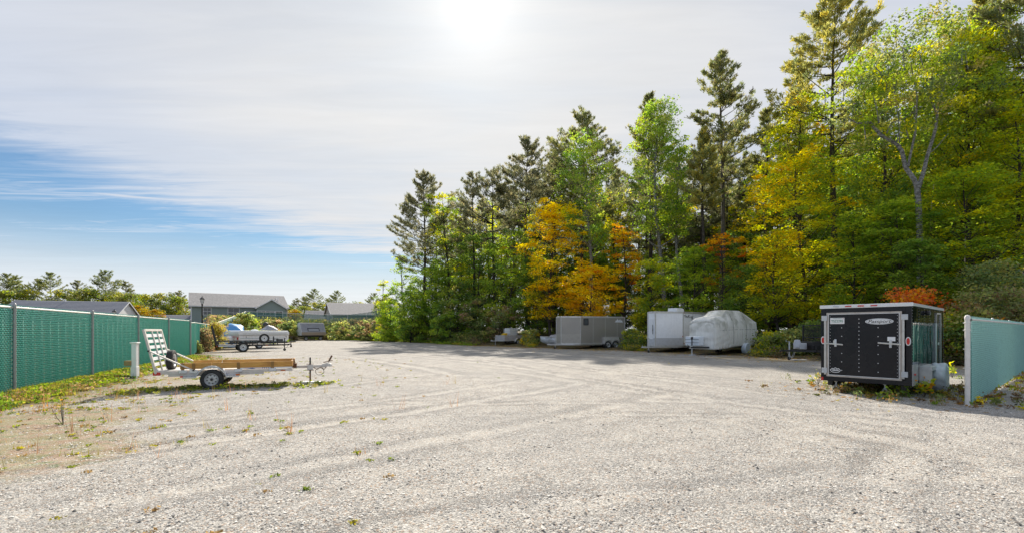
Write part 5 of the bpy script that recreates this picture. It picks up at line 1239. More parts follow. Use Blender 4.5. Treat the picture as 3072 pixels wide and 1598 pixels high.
    m = MB(); m.prism(ov(.262, .062), -.052, -.0495, 'x'); m.build('badge_field', pmat('badge_grey', (.50, .51, .53), .4), bd)
    m = MB(); m.prism(ov(.235, .052), -.0535, -.0515, 'x'); m.build('badge_centre', WHITEP, bd)
    text_part('badge_lettering', 'Passport', .112, RM(cy, cz, -.0545), BLACKM, bd, shear=.25, sx=1.12)
    # pale logo low on the left of the door: crown-like outline over a word-like row of strokes
    ly, lz = b_-.17, d0+.15; m = MB()
    pts_ = [(ly+.11, lz-.01), (ly+.07, lz+.04), (ly+.04, lz+.03), (ly, lz+.06), (ly-.04, lz+.035), (ly-.07, lz+.045), (ly-.11, lz-.005), (ly-.07, lz-.05), (ly, lz-.06), (ly+.07, lz-.05), (ly+.11, lz-.01)]
    for p, q in zip(pts_, pts_[1:]): m.bar((-.05, p[0], p[1]), (-.05, q[0], q[1]), .004, .014)
    for i in range(4): m.bar((-.05, ly+.06-i*.035, lz-.02), (-.05, ly+.05-i*.035, lz+.02), .004, .016); m.bar((-.05, ly+.05-i*.035, lz+.02), (-.05, ly+.035-i*.035, lz-.02), .004, .012)
    m.build('maker_decal', WHITEP, dr)
    # side: door, fender, marker
    m = MB(); x0, x1 = 3.2, 3.95
    for p, q in (((x0, z0+.14), (x0+.05, z1-.16)), ((x1-.05, z0+.14), (x1, z1-.16)), ((x0, z1-.20), (x1, z1-.16)), ((x0, z0+.14), (x1, z0+.19))): m.box((p[0], -.028, p[1]), (q[0], -.005, q[1]))
    sd_ = m.build('side_door', DF, r); m = MB(); m.box((x0+.1, -.05, 1.15), (x0+.25, -.028, 1.22)); m.build('handle', ALU, sd_, bevel=.008); m = MB(); m.box((x0-.22, -.04, .6), (x0-.14, -.008, 1.75)); m.build('door_holdback', GALV, r)
    m = MB(); m.box((1.62, -.10, z1-.26), (1.78, -.01, z1-.15)); m.build('side_vent', BLACKM, r, bevel=.03)
    m = MB(); m.box((4.5, -.04, z1-.06), (4.58, -.02, z1-.02)); m.build('side_marker', AMBER, r)
    m = MB(); m.box((.02, -.012, z0+.0), (.62, .0, .75)); m.build('gravel_guard', pmat('grey_guard_plate', (.62, .61, .62), .45, .3, .35, streak=.2), r)
    m = MB(); m.box((.18, -.04, .50), (.30, -.012, .54)); m.build('side_marker', REDL, r)
    FG = pmat('fender_plate', (.76, .75, .76), .4, .25, .3)
    m = MB(); m.box((.86, -.24, .665), (2.25, .0, .68)); m.box((.86, -.24, .28), (.875, .0, .665)); m.box((2.235, -.24, .3), (2.25, .0, .665)); m.box((.875, -.24, .58), (2.235, -.228, .665)); m.build('fender', FG, r, bevel=.008)
    wheel(r, (1.72, -.13, .33), .33, .21, RIMS, face=-1); wheel(r, (1.72, Wd+.13, .33), .33, .21, RIMS, face=1)
    BAG = pmat('silver_tyre_bag', (.70, .74, .80), .42, .0, .3, bump=.6, bscale=8)
    me_ = drape('tyre_cover', BAG, [(.42*math.cos(i), q_, .36*math.sin(i)) for i in np.linspace(0, 6, 11) for q_ in (-.16, .12)] + [(-.3, -.19, -.34), (.38, -.18, -.36)], (1.72, -.24, .38), 0, None, None, 4, .022, 4); me_.parent = r
    me_ = drape('tyre_cover', BAG, [(.38*math.cos(i), q_, .34*math.sin(i)) for i in np.linspace(0, 6, 11) for q_ in (-.12, .12)], (1.72, Wd+.15, .36), 0, None, None, 4, .022, 4); me_.parent = r
    m = MB(); m.box((.1, .12, .14), (L, .22, .26)); m.box((.1, Wd-.22, .14), (L, Wd-.12, .26)); m.bar((1.72, .0, .3), (1.72, Wd, .3), .08)
    m.bar((L-.2, .2, .22), (L+1.3, Wd/2, .24), .09); m.bar((L-.2, Wd-.2, .22), (L+1.3, Wd/2, .24), .09); m.build('chassis', BLACKM, r)
    jack(r, L+.9, Wd/2, .95); coupler(r, L+1.4, Wd/2, .28)
    M = Matrix.Translation((9.257, 10.8, 0)) @ Matrix.Rotation(ang, 4, 'Z')
    for k, y in enumerate((.52, Wd-.30)):
        p = M @ Vector((.12, y, 0)); j = empty('jack_stand', (p.x, p.y, .0), ang, ('grey tripod jack stand under the right side of the black trailer door', 'grey tripod jack stand under the left side of the black trailer door')[k], 'jack stand', 'jack stands under the black trailer')
        m = MB()
        for q in range(4): a_ = math.pi/4+q*math.pi/2; m.bar((.11*math.cos(a_), .11*math.sin(a_), .0), (.025*math.cos(a_), .025*math.sin(a_), .15), .018)
        m.build('stand_leg', ALU, j); m = MB(); m.tube((0, 0, .12), (0, 0, .245), .018, n=8); m.box((-.05, -.03, .24), (.05, .03, .256)); m.build('stand_saddle', GALV, j)
passport()
# ------------------------------------------------------------------ the woods
PINEC = [((.042, .050, .020), 3), ((.068, .070, .024), 3), ((.10, .088, .026), 1.4), ((.045, .040, .026), 1)]
PINED = [((.036, .040, .022), 3), ((.058, .056, .028), 3), ((.080, .068, .034), 1)]
PINEG = [((.085, .085, .025), 3), ((.13, .115, .028), 2), ((.19, .145, .025), 1.2), ((.05, .06, .024), 1.5)]
PINEFAR = [((.045, .058, .022), 3), ((.075, .082, .024), 3), ((.12, .11, .028), 1)]
GREEN = [((.078, .118, .014), 3), ((.115, .155, .017), 3), ((.16, .19, .02), 1.4), ((.045, .08, .016), 1.4)]
BRIGHT = [((.105, .165, .022), 3), ((.15, .20, .026), 2), ((.07, .125, .024), 1.6), ((.19, .205, .022), .9)]
DEEP = [((.042, .072, .014), 3), ((.065, .10, .016), 3), ((.105, .135, .018), 1.2)]
YGREEN = [((.18, .185, .014), 3), ((.11, .15, .016), 2.2), ((.29, .245, .012), 1.8), ((.075, .11, .016), 1.2)]
YELLOW = [((.44, .245, .006), 3), ((.40, .27, .010), 2.4), ((.40, .19, .006), 1.5), ((.22, .22, .012), .6)]
GOLD = [((.42, .25, .008), 3), ((.40, .20, .008), 2), ((.30, .21, .012), 1.5), ((.38, .13, .009), .6)]
ORANGE = [((.34, .10, .014), 3), ((.36, .15, .012), 2), ((.25, .06, .012), 1.2), ((.30, .17, .014), 1.4)]
RED = [((.36, .06, .014), 3), ((.28, .04, .012), 2), ((.38, .12, .014), 1.4)]
BROWN = [((.095, .062, .034), 3), ((.14, .088, .046), 1.5), ((.065, .068, .028), 2)]
OLIVE = [((.085, .10, .03), 3), ((.14, .14, .035), 2), ((.19, .15, .04), 1), ((.05, .07, .025), 2)]
def T(px, topy, Z, base_drop=0):
    x = ax(px, Z); z = h1(x, Z); return x, Z, z, zh(topy, Z) - z
NSEED = [10]
def hero_pine(px, topy, Z, halfpx, cby, pal, label, **kw):
    x, y, z, H = T(px, topy, Z); NSEED[0] += 1
    return place_tree('pine_tree', pine(NSEED[0], H, halfpx*Z/F, max(.5, zh(cby, Z)-z), pal, **kw), x, y, z, label, 'pine tree')
def hero_leaf(px, topy, Z, halfpx, cby, pal, label, name='maple_tree', cat='tree', **kw):
    x, y, z, H = T(px, topy, Z); NSEED[0] += 1
    return place_tree(name, broadleaf(NSEED[0], H, halfpx*Z/F, max(.2, zh(cby, Z)-z), pal, **kw), x, y, z, label, cat)
hp, hl = hero_pine, hero_leaf
hp(1272, 512, 62, 98, 830, PINED, 'lone dark pine with level limbs at the left end of the woods', dens=1.5, ragged=.3)
hp(1420, 520, 60, 75, 760, PINED, 'thin dark pine second from the left end of the woods', dens=1.1, ragged=.6)
hp(1480, 508, 58, 80, 740, PINED, 'sparse dark pine with a ragged top, right of the thin second pine', dens=1.2, ragged=.6, top_w=.5)
hp(1580, 415, 57, 82, 700, PINED, 'tall full dark pine standing above the bright yellow maple', dens=1.7, ragged=.45, top_w=.5)
hp(1660, 455, 60, 62, 760, PINED, 'narrow dark pine between the tall dark pine and the wide topped pine', dens=1.3)
hp(1748, 338, 57, 108, 700, PINEC, 'wide topped pine rising behind the bright green aspen', dens=1.6, ragged=.5, top_w=.55)
hp(1952, 282, 52, 62, 640, PINEC, 'pine whose pointed tip shows above the tall light green aspen', dens=1.5, top_w=.4)
hp(2165, 157, 44, 105, 560, PINEC, 'tall open pine with bare lower limbs and a long grey trunk, centre of the woods', dens=1.15, ragged=.4, cby=None) if False else hp(2165, 157, 44, 108, 600, PINEC, 'tall open pine with bare lower limbs and a long grey trunk, centre of the woods', dens=1.15, ragged=.4, bark=BARK_MID, per=11)
hp(2110, 392, 42, 52, 650, PINEG, 'short olive pine just left of the tall open pine', dens=1.8, ragged=.25)
hp(2502, -25, 37, 165, 500, PINEG, 'tallest golden green pine with its tip at the top edge of the picture', dens=1.5, ragged=.35, per=11)
hp(2300, 330, 44, 70, 640, PINEC, 'olive pine half hidden behind the left side of the tallest golden pine', dens=1.5)
hp(2400, 215, 42, 60, 520, PINEG, 'slim yellowish pine close behind the tallest golden pine', dens=1.4)
hp(2965, -30, 30, 95, 330, PINEG, 'golden pine top at the upper right, above the yellow green crowns', dens=1.3, ragged=.4)
hp(3085, -90, 27, 150, 420, PINEC, 'pine with long rising limbs at the right edge of the picture', dens=1.2, ragged=.4)

hl(1338, 582, 60, 78, 850, DEEP, 'round topped tree with a yellow green crown beside the lone dark pine', pal2=(YGREEN, .72, .9), n=9000, leaf=.2)
hl(1210, 760, 63, 46, 1010, GREEN, 'light leafy young tree at the far left foot of the woods', n=5200, leaf=.2, clump=.6, per=45, gaps=.2)
hl(1150, 840, 66, 24, 1000, YGREEN, 'small yellow green sapling just left of the leafy young tree', name='sapling', n=1800, leaf=.2, clump=.5)
hl(1440, 700, 57, 92, 985, DEEP, 'dark green rounded tree under the thin dark pines', n=9000, leaf=.2)
hl(1535, 690, 54, 90, 985, GREEN, 'green rounded tree left of the bright yellow maple', n=9500, leaf=.19)
hl(1235, 870, 60, 66, 1015, DEEP+GREEN, 'low thick green tree at the left foot of the woods beside the leafy young tree', n=7500, leaf=.2)
hl(1170, 900, 64, 44, 1015, GREEN, 'small round green tree on the bank at the very left of the woods', n=5000, leaf=.2)
hl(1300, 800, 59, 70, 1010, GREEN, 'low spreading green tree right of the lone dark pine trunk', n=8000, leaf=.2)
hl(1610, 770, 52, 75, 1000, DEEP, 'dark green tree directly left of the bright yellow maple foot', n=8500, leaf=.19)
hl(1375, 850, 58, 70, 1005, DEEP, 'low dark tree at the foot of the lone pine', n=6000, leaf=.2, pal2=(OLIVE, .8, .6))
hl(1655, 598, 49, 100, 950, YELLOW, 'bright yellow maple near the middle of the woods', n=15000, leaf=.21, clump=.85, per=75, layered=.8, gaps=.12)
hl(1770, 800, 46.5, 105, 975, GOLD, 'golden maple sweeping low behind the bronze trailer', n=12000, leaf=.2, clump=.8, layered=.9)
hl(1872, 672, 47.5, 66, 930, GOLD+ORANGE[:2], 'slim orange and gold maple right of the bright yellow maple', pal2=(YGREEN, .95, -.4), n=6500, leaf=.19, clump=.6, layered=.9, gaps=.3)
hl(1762, 402, 52, 88, 735, BRIGHT, 'bright green aspen with a pale trunk above the golden maple', name='aspen_tree', pal2=(YGREEN, 1.1, .6), n=11000, leaf=.19, clump=.8, bark=BARK_GREY, layered=.2)
hl(1975, 300, 48, 98, 700, BRIGHT[:1]+GREEN+OLIVE[1:2], 'tall light green aspen, highest broadleaf crown left of the open pine', name='aspen_tree', n=14000, leaf=.18, clump=.8, bark=BARK_GREY, layered=.2, lean=(.5, 0))
hl(2050, 420, 47, 60, 700, GREEN, 'narrow green aspen leaning on the right side of the tall light green aspen', name='aspen_tree', n=7000, leaf=.18, clump=.7, bark=BARK_GREY, layered=.2, lean=(-.8, 0))
hl(1955, 770, 43, 66, 990, YGREEN, 'yellow green bushy tree between the golden maple and the white trailer', n=8500, leaf=.17, clump=.65)
hl(2080, 740, 40, 108, 985, GREEN, 'spreading green understory maple above the white trailer', n=12000, leaf=.17, clump=.75, layered=.95, gaps=.1)
hl(2165, 705, 38, 80, 850, ORANGE, 'sprays of orange red leaves on a slight maple under the tall open pine', n=2600, leaf=.17, clump=.6, layered=1, gaps=.5)
hl(2240, 800, 36, 80, 1010, DEEP, 'dark green tree behind the covered camper', n=9000, leaf=.16, clump=.7)
hl(2400, 455, 34, 155, 960, YGREEN, 'big yellow and green maple in front of the tallest golden pine', pal2=(YELLOW, .86, .55), n=30000, leaf=.165, clump=.85, per=85, layered=.85)
hl(2330, 690, 32.5, 100, 950, YGREEN, 'lower yellow maple hanging left of the black trailer roof', pal2=(YELLOW, .6, .7), n=11000, leaf=.15, clump=.7, layered=.9)
hl(2380, 300, 39, 100, 620, YGREEN, 'yellow green crown between the two tallest pines', n=13000, leaf=.18, clump=.8, pal2=(GOLD, 1.15, .6))
hl(2640, 215, 31, 110, 640, GREEN+YGREEN, 'tall green poplar crown right of the tallest golden pine', name='poplar_tree', n=16000, leaf=.15, clump=.75, layered=.2, gaps=.15)
hl(2905, 120, 28.5, 125, 620, YGREEN, 'tall yellow green crown near the right edge of the picture', name='poplar_tree', pal2=(GREEN, .8, .6), n=22000, leaf=.145, clump=.75, layered=.3)
hl(2690, 600, 27, 95, 930, GREEN, 'green maple with a few orange sprays left of the forked grey trunk', pal2=(YGREEN, 1.0, .6), n=14000, leaf=.14, clump=.65, layered=.9)
hl(2905, 500, 25.5, 130, 930, GREEN+YGREEN, 'broad green maple right of the forked grey trunk', pal2=(YGREEN, .95, .6), n=24000, leaf=.135, clump=.7, layered=.9)
hl(2985, 15, 29, 115, 520, YGREEN, 'high yellow green crown reaching the top of the picture at far right', name='poplar_tree', pal2=(GREEN, .7, .6), n=18000, leaf=.15, clump=.8, layered=.3)
hl(2830, 60, 33, 110, 500, OLIVE+YGREEN, 'tall olive and yellow crown behind the forked grey tree', name='poplar_tree', n=15000, leaf=.17, clump=.8, layered=.3)
hl(3040, 300, 26, 110, 800, YGREEN, 'green and yellow maple cut by the right edge of the picture', pal2=(YELLOW, 1.0, .6), n=17000, leaf=.14, clump=.7, layered=.9)
hl(2560, 640, 29, 75, 980, GREEN, 'green tree directly above the left half of the black trailer', pal2=(YGREEN, .9, .6), n=11000, leaf=.145, clump=.65, layered=.8)
hl(2760, 720, 24.5, 85, 1000, DEEP, 'dark green maple behind the right end of the black trailer', n=12000, leaf=.13, clump=.6, layered=.9)
hl(2975, 790, 22.5, 100, 1040, OLIVE, 'olive bushy tree above the right fence', n=12000, leaf=.125, clump=.6)

# grey forked tree
def forked():
    x, y = ax(2757, 26), 26; z = h1(x, y); rs = np.random.RandomState(3); L = Limbs(); Fo = Foliage(); s = 26/F
    P = lambda px, py, dy=0: ((px-2757)*s, dy, zh(py, 26)-z)
    def lim(pts, r0, r1, k=8): L.limb([np.array(p)+rs.normal(size=3)*.015 for p in pts], np.linspace(r0, r1, len(pts))*.66, k)
    lim([(0, 0, -.3), P(2762, 900), P(2760, 760), P(2757, 660), P(2752, 556)], .26, .21, 10)
    lim([P(2752, 565), P(2742, 540), P(2722, 500, .1), P(2715, 450, .2), P(2700, 430, .2), P(2660, 400, .3), P(2636, 370, .4), P(2628, 360, .4), P(2590, 362, .4)], .20, .09)
    lim([P(2754, 565), P(2765, 520, -.1), P(2775, 470, -.2), P(2795, 400, -.2), P(2800, 350, -.2), P(2790, 290, 0), P(2800, 200, 0)], .18, .05)
    lim([P(2722, 500), P(2732, 400, -.3), P(2735, 300, -.3), P(2725, 200, -.2)], .10, .03)
    lim([P(2660, 400), P(2690, 360, .3), P(2740, 340, .5), P(2790, 310, .5)], .06, .02)
    lim([P(2636, 370), P(2640, 330, .2), P(2630, 270, .3)], .07, .02); lim([P(2775, 470), P(2810, 440, 0), P(2850, 400, .1)], .05, .02)
    lim([P(2590, 362, .4), P(2560, 340, .5), P(2540, 300, .5)], .06, .02); lim([P(2790, 290), P(2830, 250, .3), P(2870, 200, .4)], .05, .015); lim([P(2700, 430), P(2695, 350), P(2680, 250), P(2690, 150)], .05, .015)
    cc = []
    for _ in range(230):
        px, py = rs.uniform(2530, 2905), rs.uniform(95, 420)
        if py > 330 and rs.rand() < .6: continue
        if ((px-2715)/190)**2+((py-260)/170)**2 > 1: continue
        cc.append(P(px, py, rs.uniform(-2.4, 2.4)))
    cc = np.array(cc); ids = np.repeat(np.arange(len(cc)), 84); g = rs.normal(size=(len(ids), 3)); g /= np.linalg.norm(g, axis=1)[:, None]; g *= (rs.rand(len(ids))**.5)[:, None]
    base = pick(rs, GREEN+OLIVE+OLIVE+YGREEN, len(cc))*.8; Fo.add(leaf_quads(rs, cc[ids]+g*np.array((.62, .62, .42)), .14, .4), base[ids]*(1+.2*rs.normal(size=(len(ids), 1))))
    for c in cc[::5]: L.limb([c+np.array((0, 0, -.8)), c+rs.normal(size=3)*.2, c+np.array((.2, 0, .4))], [.03, .018, .006], 4)
    place_tree('forked_tree', (L.mesh('trunk', BARK_GREY), Fo.mesh('crown', LEAF)), x, y, z, 'old tree with a pale grey trunk forking into two crooked limbs, behind the black trailer', 'tree')
forked()

# deeper rows: copies of a few shared trees
rs = np.random.RandomState(77)
bank = [('pine_tree', pine(301, 22, 2.9, 9, PINED, dens=1.1, ragged=.5, top_w=.4), 22), ('pine_tree', pine(302, 24, 3.4, 11, PINEC, dens=1.1, ragged=.5), 24), ('pine_tree', pine(303, 20, 2.6, 7, PINED, dens=1.2), 20),
        ('broadleaf_tree', broadleaf(304, 17, 3.4, 5.5, GREEN, n=7500, leaf=.24, clump=.95, per=60, pal2=(YGREEN, .9, .6)), 17), ('broadleaf_tree', broadleaf(305, 15, 3.2, 3.5, DEEP, n=7500, leaf=.24, clump=.95, per=60), 15),
        ('broadleaf_tree', broadleaf(306, 16, 3.3, 4.5, YGREEN, n=7500, leaf=.24, clump=.95, per=60, pal2=(YELLOW, 1.0, .6)), 16), ('broadleaf_tree', broadleaf(307, 9, 3.4, .8, DEEP, n=7500, leaf=.2, clump=.8, per=60, layered=.8), 9),
        ('broadleaf_tree', broadleaf(308, 9, 3.0, .8, YGREEN, n=7000, leaf=.2, clump=.8, per=60, layered=.8, pal2=(DEEP, .6, -.5)), 9)]
edgep = [(1250, 66, 560), (1400, 64, 560), (1550, 62, 470), (1700, 60, 420), (1850, 56, 400), (2000, 54, 380), (2150, 50, 330), (2300, 47, 300), (2450, 43, 230), (2600, 39, 240), (2750, 36, 260), (2900, 33, 200), (3050, 30, 150), (3200, 27, 100), (3450, 25, 60), (3800, 23, 60)]
ex = np.array([p[0] for p in edgep]); eZ = np.array([p[1] for p in edgep]); eT = np.array([p[2] for p in edgep])
glab = {0: ('dark pine standing deep in the woods behind the front trees', 'pines deep in the woods'), 1: ('olive pine standing deep in the woods behind the front trees', 'olive pines deep in the woods'), 2: ('dark pine standing deep in the woods behind the front trees', 'pines deep in the woods'),
        3: ('green broadleaf tree deep in the woods with its top in the canopy', 'green trees deep in the woods'), 4: ('deep green broadleaf tree inside the shade of the woods', 'shaded trees deep in the woods'), 5: ('yellowing broadleaf tree inside the woods behind the front crowns', 'yellowing trees deep in the woods'),
        6: ('low dark green tree filling the understory of the woods', 'low trees in the understory'), 7: ('low yellow green tree filling the understory of the woods', 'low yellow green trees in the understory')}
for row, (dz_, step, kinds, hk) in enumerate(((.6, 66, (6, 7, 6, 6), 0), (2.2, 52, (6, 7, 6, 4), 0), (6, 72, (0, 1, 3, 5, 0), .94), (9, 80, (6, 4, 7, 5), 0), (13, 74, (1, 0, 3, 4, 3), .9), (19, 95, (4, 6, 7, 3), 0), (25, 95, (0, 2, 1, 0), .9))):
    px = 1275 + row*17
    while px < 3750:
        Z = float(np.interp(px, ex, eZ)) + dz_*(.8+.4*rs.rand()); k = kinds[rs.randint(len(kinds))]; nm, ms, H0 = bank[k]
        x = ax(px, Z); z = h1(x, Z)
        if px > 2450 and k == 0: k = 1; nm, ms, H0 = bank[1]
        if px > 3300 and rs.rand() < .35: px += step; continue
        target = (zh(float(np.interp(px, ex, eT)), Z)-z)*hk*(.78+.22*rs.rand()) if hk else H0*(.75+.45*rs.rand())
        if k in (3, 4, 5): target = min(target, 19)
        s_ = target/H0 if hk else target/H0
        o = place_tree(nm, ms, x, Z, z-.1, glab[k][0], 'pine tree' if nm == 'pine_tree' else 'tree', glab[k][1], rs.rand()*6.28, s_)
        px += step*(.65+.7*rs.rand())*(.7+.3*Z/50)

# trees far behind the houses on the left
farb = [('pine_tree', pine(401, 16, 5.4, 2, PINEFAR, dens=1.0, tuft=.42, ragged=.3, per=6, whorl=.9), 16), ('pine_tree', pine(402, 17, 4.6, 2, PINEFAR, dens=1.0, tuft=.42, per=6, whorl=.9), 17), ('pine_tree', pine(403, 15, 4.0, 2, PINEC, dens=1.0, tuft=.42, per=6, whorl=.85, top_w=.3), 15),
        ('broadleaf_tree', broadleaf(404, 11, 4.6, .3, OLIVE, n=5600, leaf=.42, clump=1.5, layered=.1, per=45, pal2=(YGREEN, .85, .7)), 11), ('broadleaf_tree', broadleaf(405, 10, 4.6, .3, OLIVE+YGREEN[:2], n=5600, leaf=.42, clump=1.5, layered=.1, per=45, pal2=(GREEN, .8, .5)), 10), ('broadleaf_tree', broadleaf(406, 9, 3.8, .8, ORANGE+GOLD+OLIVE[:1], n=4600, leaf=.42, clump=1.3, per=45, pal2=(GOLD, .9, .5)), 9)]
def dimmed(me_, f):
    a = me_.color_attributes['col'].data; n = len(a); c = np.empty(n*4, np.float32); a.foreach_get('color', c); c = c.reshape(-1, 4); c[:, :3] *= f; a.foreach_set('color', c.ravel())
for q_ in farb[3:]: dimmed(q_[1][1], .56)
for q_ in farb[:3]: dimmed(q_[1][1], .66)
def far(k, px, topy, Z, label, group=None):
    nm, ms, H0 = farb[k]; x = ax(px, Z); s_ = (zh(topy, Z)+.2-2.0)/H0*(1.0 if k < 3 else .98)
    place_tree(nm, ms, x, Z, 2.0-.2, label, 'pine tree' if k < 3 else 'tree', group, rs.rand()*6.28, s_)
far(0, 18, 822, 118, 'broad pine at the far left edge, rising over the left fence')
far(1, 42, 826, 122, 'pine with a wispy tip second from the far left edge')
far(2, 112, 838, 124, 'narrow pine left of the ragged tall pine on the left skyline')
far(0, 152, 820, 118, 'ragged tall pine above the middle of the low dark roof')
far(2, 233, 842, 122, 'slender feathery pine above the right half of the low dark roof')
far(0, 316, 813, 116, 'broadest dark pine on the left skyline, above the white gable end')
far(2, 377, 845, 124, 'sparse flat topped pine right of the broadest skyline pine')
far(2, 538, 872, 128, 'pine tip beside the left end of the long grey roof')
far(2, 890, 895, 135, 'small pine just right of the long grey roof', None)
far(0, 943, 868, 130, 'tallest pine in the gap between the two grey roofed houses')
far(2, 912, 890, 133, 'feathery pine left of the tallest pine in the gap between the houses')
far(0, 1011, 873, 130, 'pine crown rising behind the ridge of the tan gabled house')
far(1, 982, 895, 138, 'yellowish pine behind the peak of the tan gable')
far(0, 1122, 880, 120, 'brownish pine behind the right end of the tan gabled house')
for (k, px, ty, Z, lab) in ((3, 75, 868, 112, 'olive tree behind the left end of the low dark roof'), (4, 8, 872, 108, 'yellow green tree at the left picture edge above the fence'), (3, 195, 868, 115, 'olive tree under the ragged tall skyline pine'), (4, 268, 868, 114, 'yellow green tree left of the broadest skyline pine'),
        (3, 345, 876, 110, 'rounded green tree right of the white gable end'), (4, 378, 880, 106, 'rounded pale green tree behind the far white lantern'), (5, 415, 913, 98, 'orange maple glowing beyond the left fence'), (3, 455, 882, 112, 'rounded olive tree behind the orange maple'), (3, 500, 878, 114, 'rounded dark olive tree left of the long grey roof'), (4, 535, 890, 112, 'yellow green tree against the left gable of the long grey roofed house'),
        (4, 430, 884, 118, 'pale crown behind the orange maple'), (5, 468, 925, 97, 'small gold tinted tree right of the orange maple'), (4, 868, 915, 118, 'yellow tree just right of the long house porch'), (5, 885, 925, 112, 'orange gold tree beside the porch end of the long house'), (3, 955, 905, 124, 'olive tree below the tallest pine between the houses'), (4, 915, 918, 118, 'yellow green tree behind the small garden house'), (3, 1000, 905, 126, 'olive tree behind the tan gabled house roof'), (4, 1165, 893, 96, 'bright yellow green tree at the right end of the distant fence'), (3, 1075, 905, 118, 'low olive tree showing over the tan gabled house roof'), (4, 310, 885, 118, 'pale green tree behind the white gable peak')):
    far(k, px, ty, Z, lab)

# ------------------------------------------------------------------ undergrowth
EXC = [(1435, 1585, 51), (1600, 1700, 48.5), (1672, 1885, 43), (1925, 2165, 38), (2078, 2268, 32.5), (2335, 2485, 27.5), (2455, 2850, 16.5), (870, 990, 75), (560, 880, 46)]
def edge_points(n, rs, pxa, pxb, d0, d1, power=1.0):
    """points outside the gravel edge between two bearings of the view"""
    out = []
    while len(out) < n:
        x = rs.uniform(-48, 40, 4000); y = rs.uniform(8, 92, 4000); px = CX+F*x/y; dd = lot_dist(x, y)
        for (a_, b_, zz_) in EXC: dd = np.where((px > a_) & (px < b_) & (y < zz_), 99, dd)
        k = (px > pxa) & (px < pxb) & (dd > d0) & (dd < d1) & (rs.rand(4000) < np.clip(1.2-dd/d1*power, .05, 1))
        out += list(zip(x[k], y[k]))
    return np.array(out[:n])
def thicket(name, label, cat, pts, rs, hmin, hmax, per, leaf, pal, pal2=None, spread=.5, kind='stuff', shape=.5):
    Fo = Foliage(); z0 = hgt(pts[:, 0], pts[:, 1]); hh = hmin+(hmax-hmin)*rs.rand(len(pts))**1.3
    m = rs.randint(per//2, per, len(pts)); ids = np.repeat(np.arange(len(pts)), m); n = len(ids); u = rs.rand(n)**shape
    P = np.stack([pts[ids, 0]+rs.normal(size=n)*spread*(.5+.4*hh[ids]), pts[ids, 1]+rs.normal(size=n)*spread*(.5+.4*hh[ids]), z0[ids]+hh[ids]*u], 1)
    base = pick(rs, pal, len(pts))
    if pal2: 
        w = wav(pts[:, 0], pts[:, 1], .35, 4.) > .35; b2 = pick(rs, pal2, len(pts)); base = np.where(w[:, None], b2, base)
    C = base[ids]*.62*(1+.25*rs.normal(size=(n, 1))); Fo.add(leaf_quads(rs, P, leaf*(.8+.25*(pts[ids, 1:2]/45)[:, 0:1].ravel()).reshape(-1) if False else leaf, .35, .6), C)
    me = Fo.mesh(name, LEAF); o = bpy.data.objects.new(name, me); COL.objects.link(o); tag(o, label, cat, None, kind); return o
rs = np.random.RandomState(9)
p = edge_points(1500, rs, 640, 1320, .1, 9, .4)
k = ~((lot_dist(p[:, 0], p[:, 1]) > 5) & (p[:, 1] > 84))
thicket('brambles', 'tangled brambles covering the bank behind the yard', 'brambles', p[k], rs, .35, 1.35, 60, .24, OLIVE, BROWN, .55)
p = edge_points(520, rs, 700, 1320, .0, 7, .6); thicket('bank_weeds', 'bright green and yellow weeds on the bank', 'weeds', p, rs, .2, 1.1, 40, .22, GREEN+YGREEN[:2], BROWN[:2], .5)
p = edge_points(900, rs, 1250, 2960, .35, 5, .7); thicket('undergrowth', 'dark tangled undergrowth along the foot of the woods', 'undergrowth', p, rs, .25, 1.4, 55, .14, OLIVE+DEEP[:2], BROWN, .45)
p = edge_points(650, rs, 1400, 2960, -.1, 1.6, .5); thicket('edge_weeds', 'yellow green weeds along the gravel edge by the woods', 'weeds', p, rs, .08, .5, 45, .09, YGREEN[:2]+OLIVE+GOLD[:1], BROWN, .3)
p = edge_points(420, rs, 700, 1420, -.9, .9, .2); thicket('bank_foot_grass', 'bright green low plants at the foot of the bank', 'weeds', p, rs, .05, .35, 60, .16, [((.12, .17, .018), 3), ((.08, .12, .015), 2), ((.17, .15, .02), 1)], None, .35)
# named shrubs
def shrub(px, gy, hpx, wpx, pal, label, Z=None, pal2=None, leaf=.14, n=3500, name='shrub', clump=.4):
    Z = Z or CH*F/(gy-HZ); x = ax(px, Z); z = h1(x, Z); NSEED[0] += 1; H = max(.5, zh(gy-hpx, Z)-z)
    return place_tree(name, broadleaf(NSEED[0], H, wpx*Z/F, .05, pal, pal2=pal2, n=n, leaf=leaf, clump=clump*min(1.4, H/2.2+.3), per=55, layered=.3, trunk=.03, top=.85), x, Z, z, label, 'shrub')
shrub(610, 1048, 66, 32, BROWN, 'dry brown shrub just right of the last post of the left fence', Z=34.5, leaf=.10, n=5000)
shrub(650, 1046, 80, 20, [((.15, .12, .02), 3), ((.11, .10, .03), 2), ((.13, .08, .03), 1)], 'tall yellow flowering weed behind the black trailer ramp', Z=37, leaf=.10, n=4500)
shrub(662, 1040, 62, 26, BROWN+[((.14, .12, .03), 1.5)], 'rusty yellow weed clump left of the blue tarp', Z=47, leaf=.12, n=4000)
shrub(586, 1058, 34, 18, OLIVE+[((.16, .12, .04), 1)], 'low straw coloured clump at the foot of the corner fence post', Z=31, leaf=.08, n=2500)
shrub(736, 1026, 84, 34, OLIVE, 'tall leafy shrub on the bank behind the blue tarp', Z=62, leaf=.24, pal2=(GREEN, .8, .6))
shrub(815, 1026, 66, 45, BROWN+OLIVE, 'brownish shrub on the bank behind the middle of the folded camper', Z=68, leaf=.24)
shrub(866, 1024, 60, 34, OLIVE, 'leafy shrub left of the grey tent trailer', Z=72, leaf=.24)
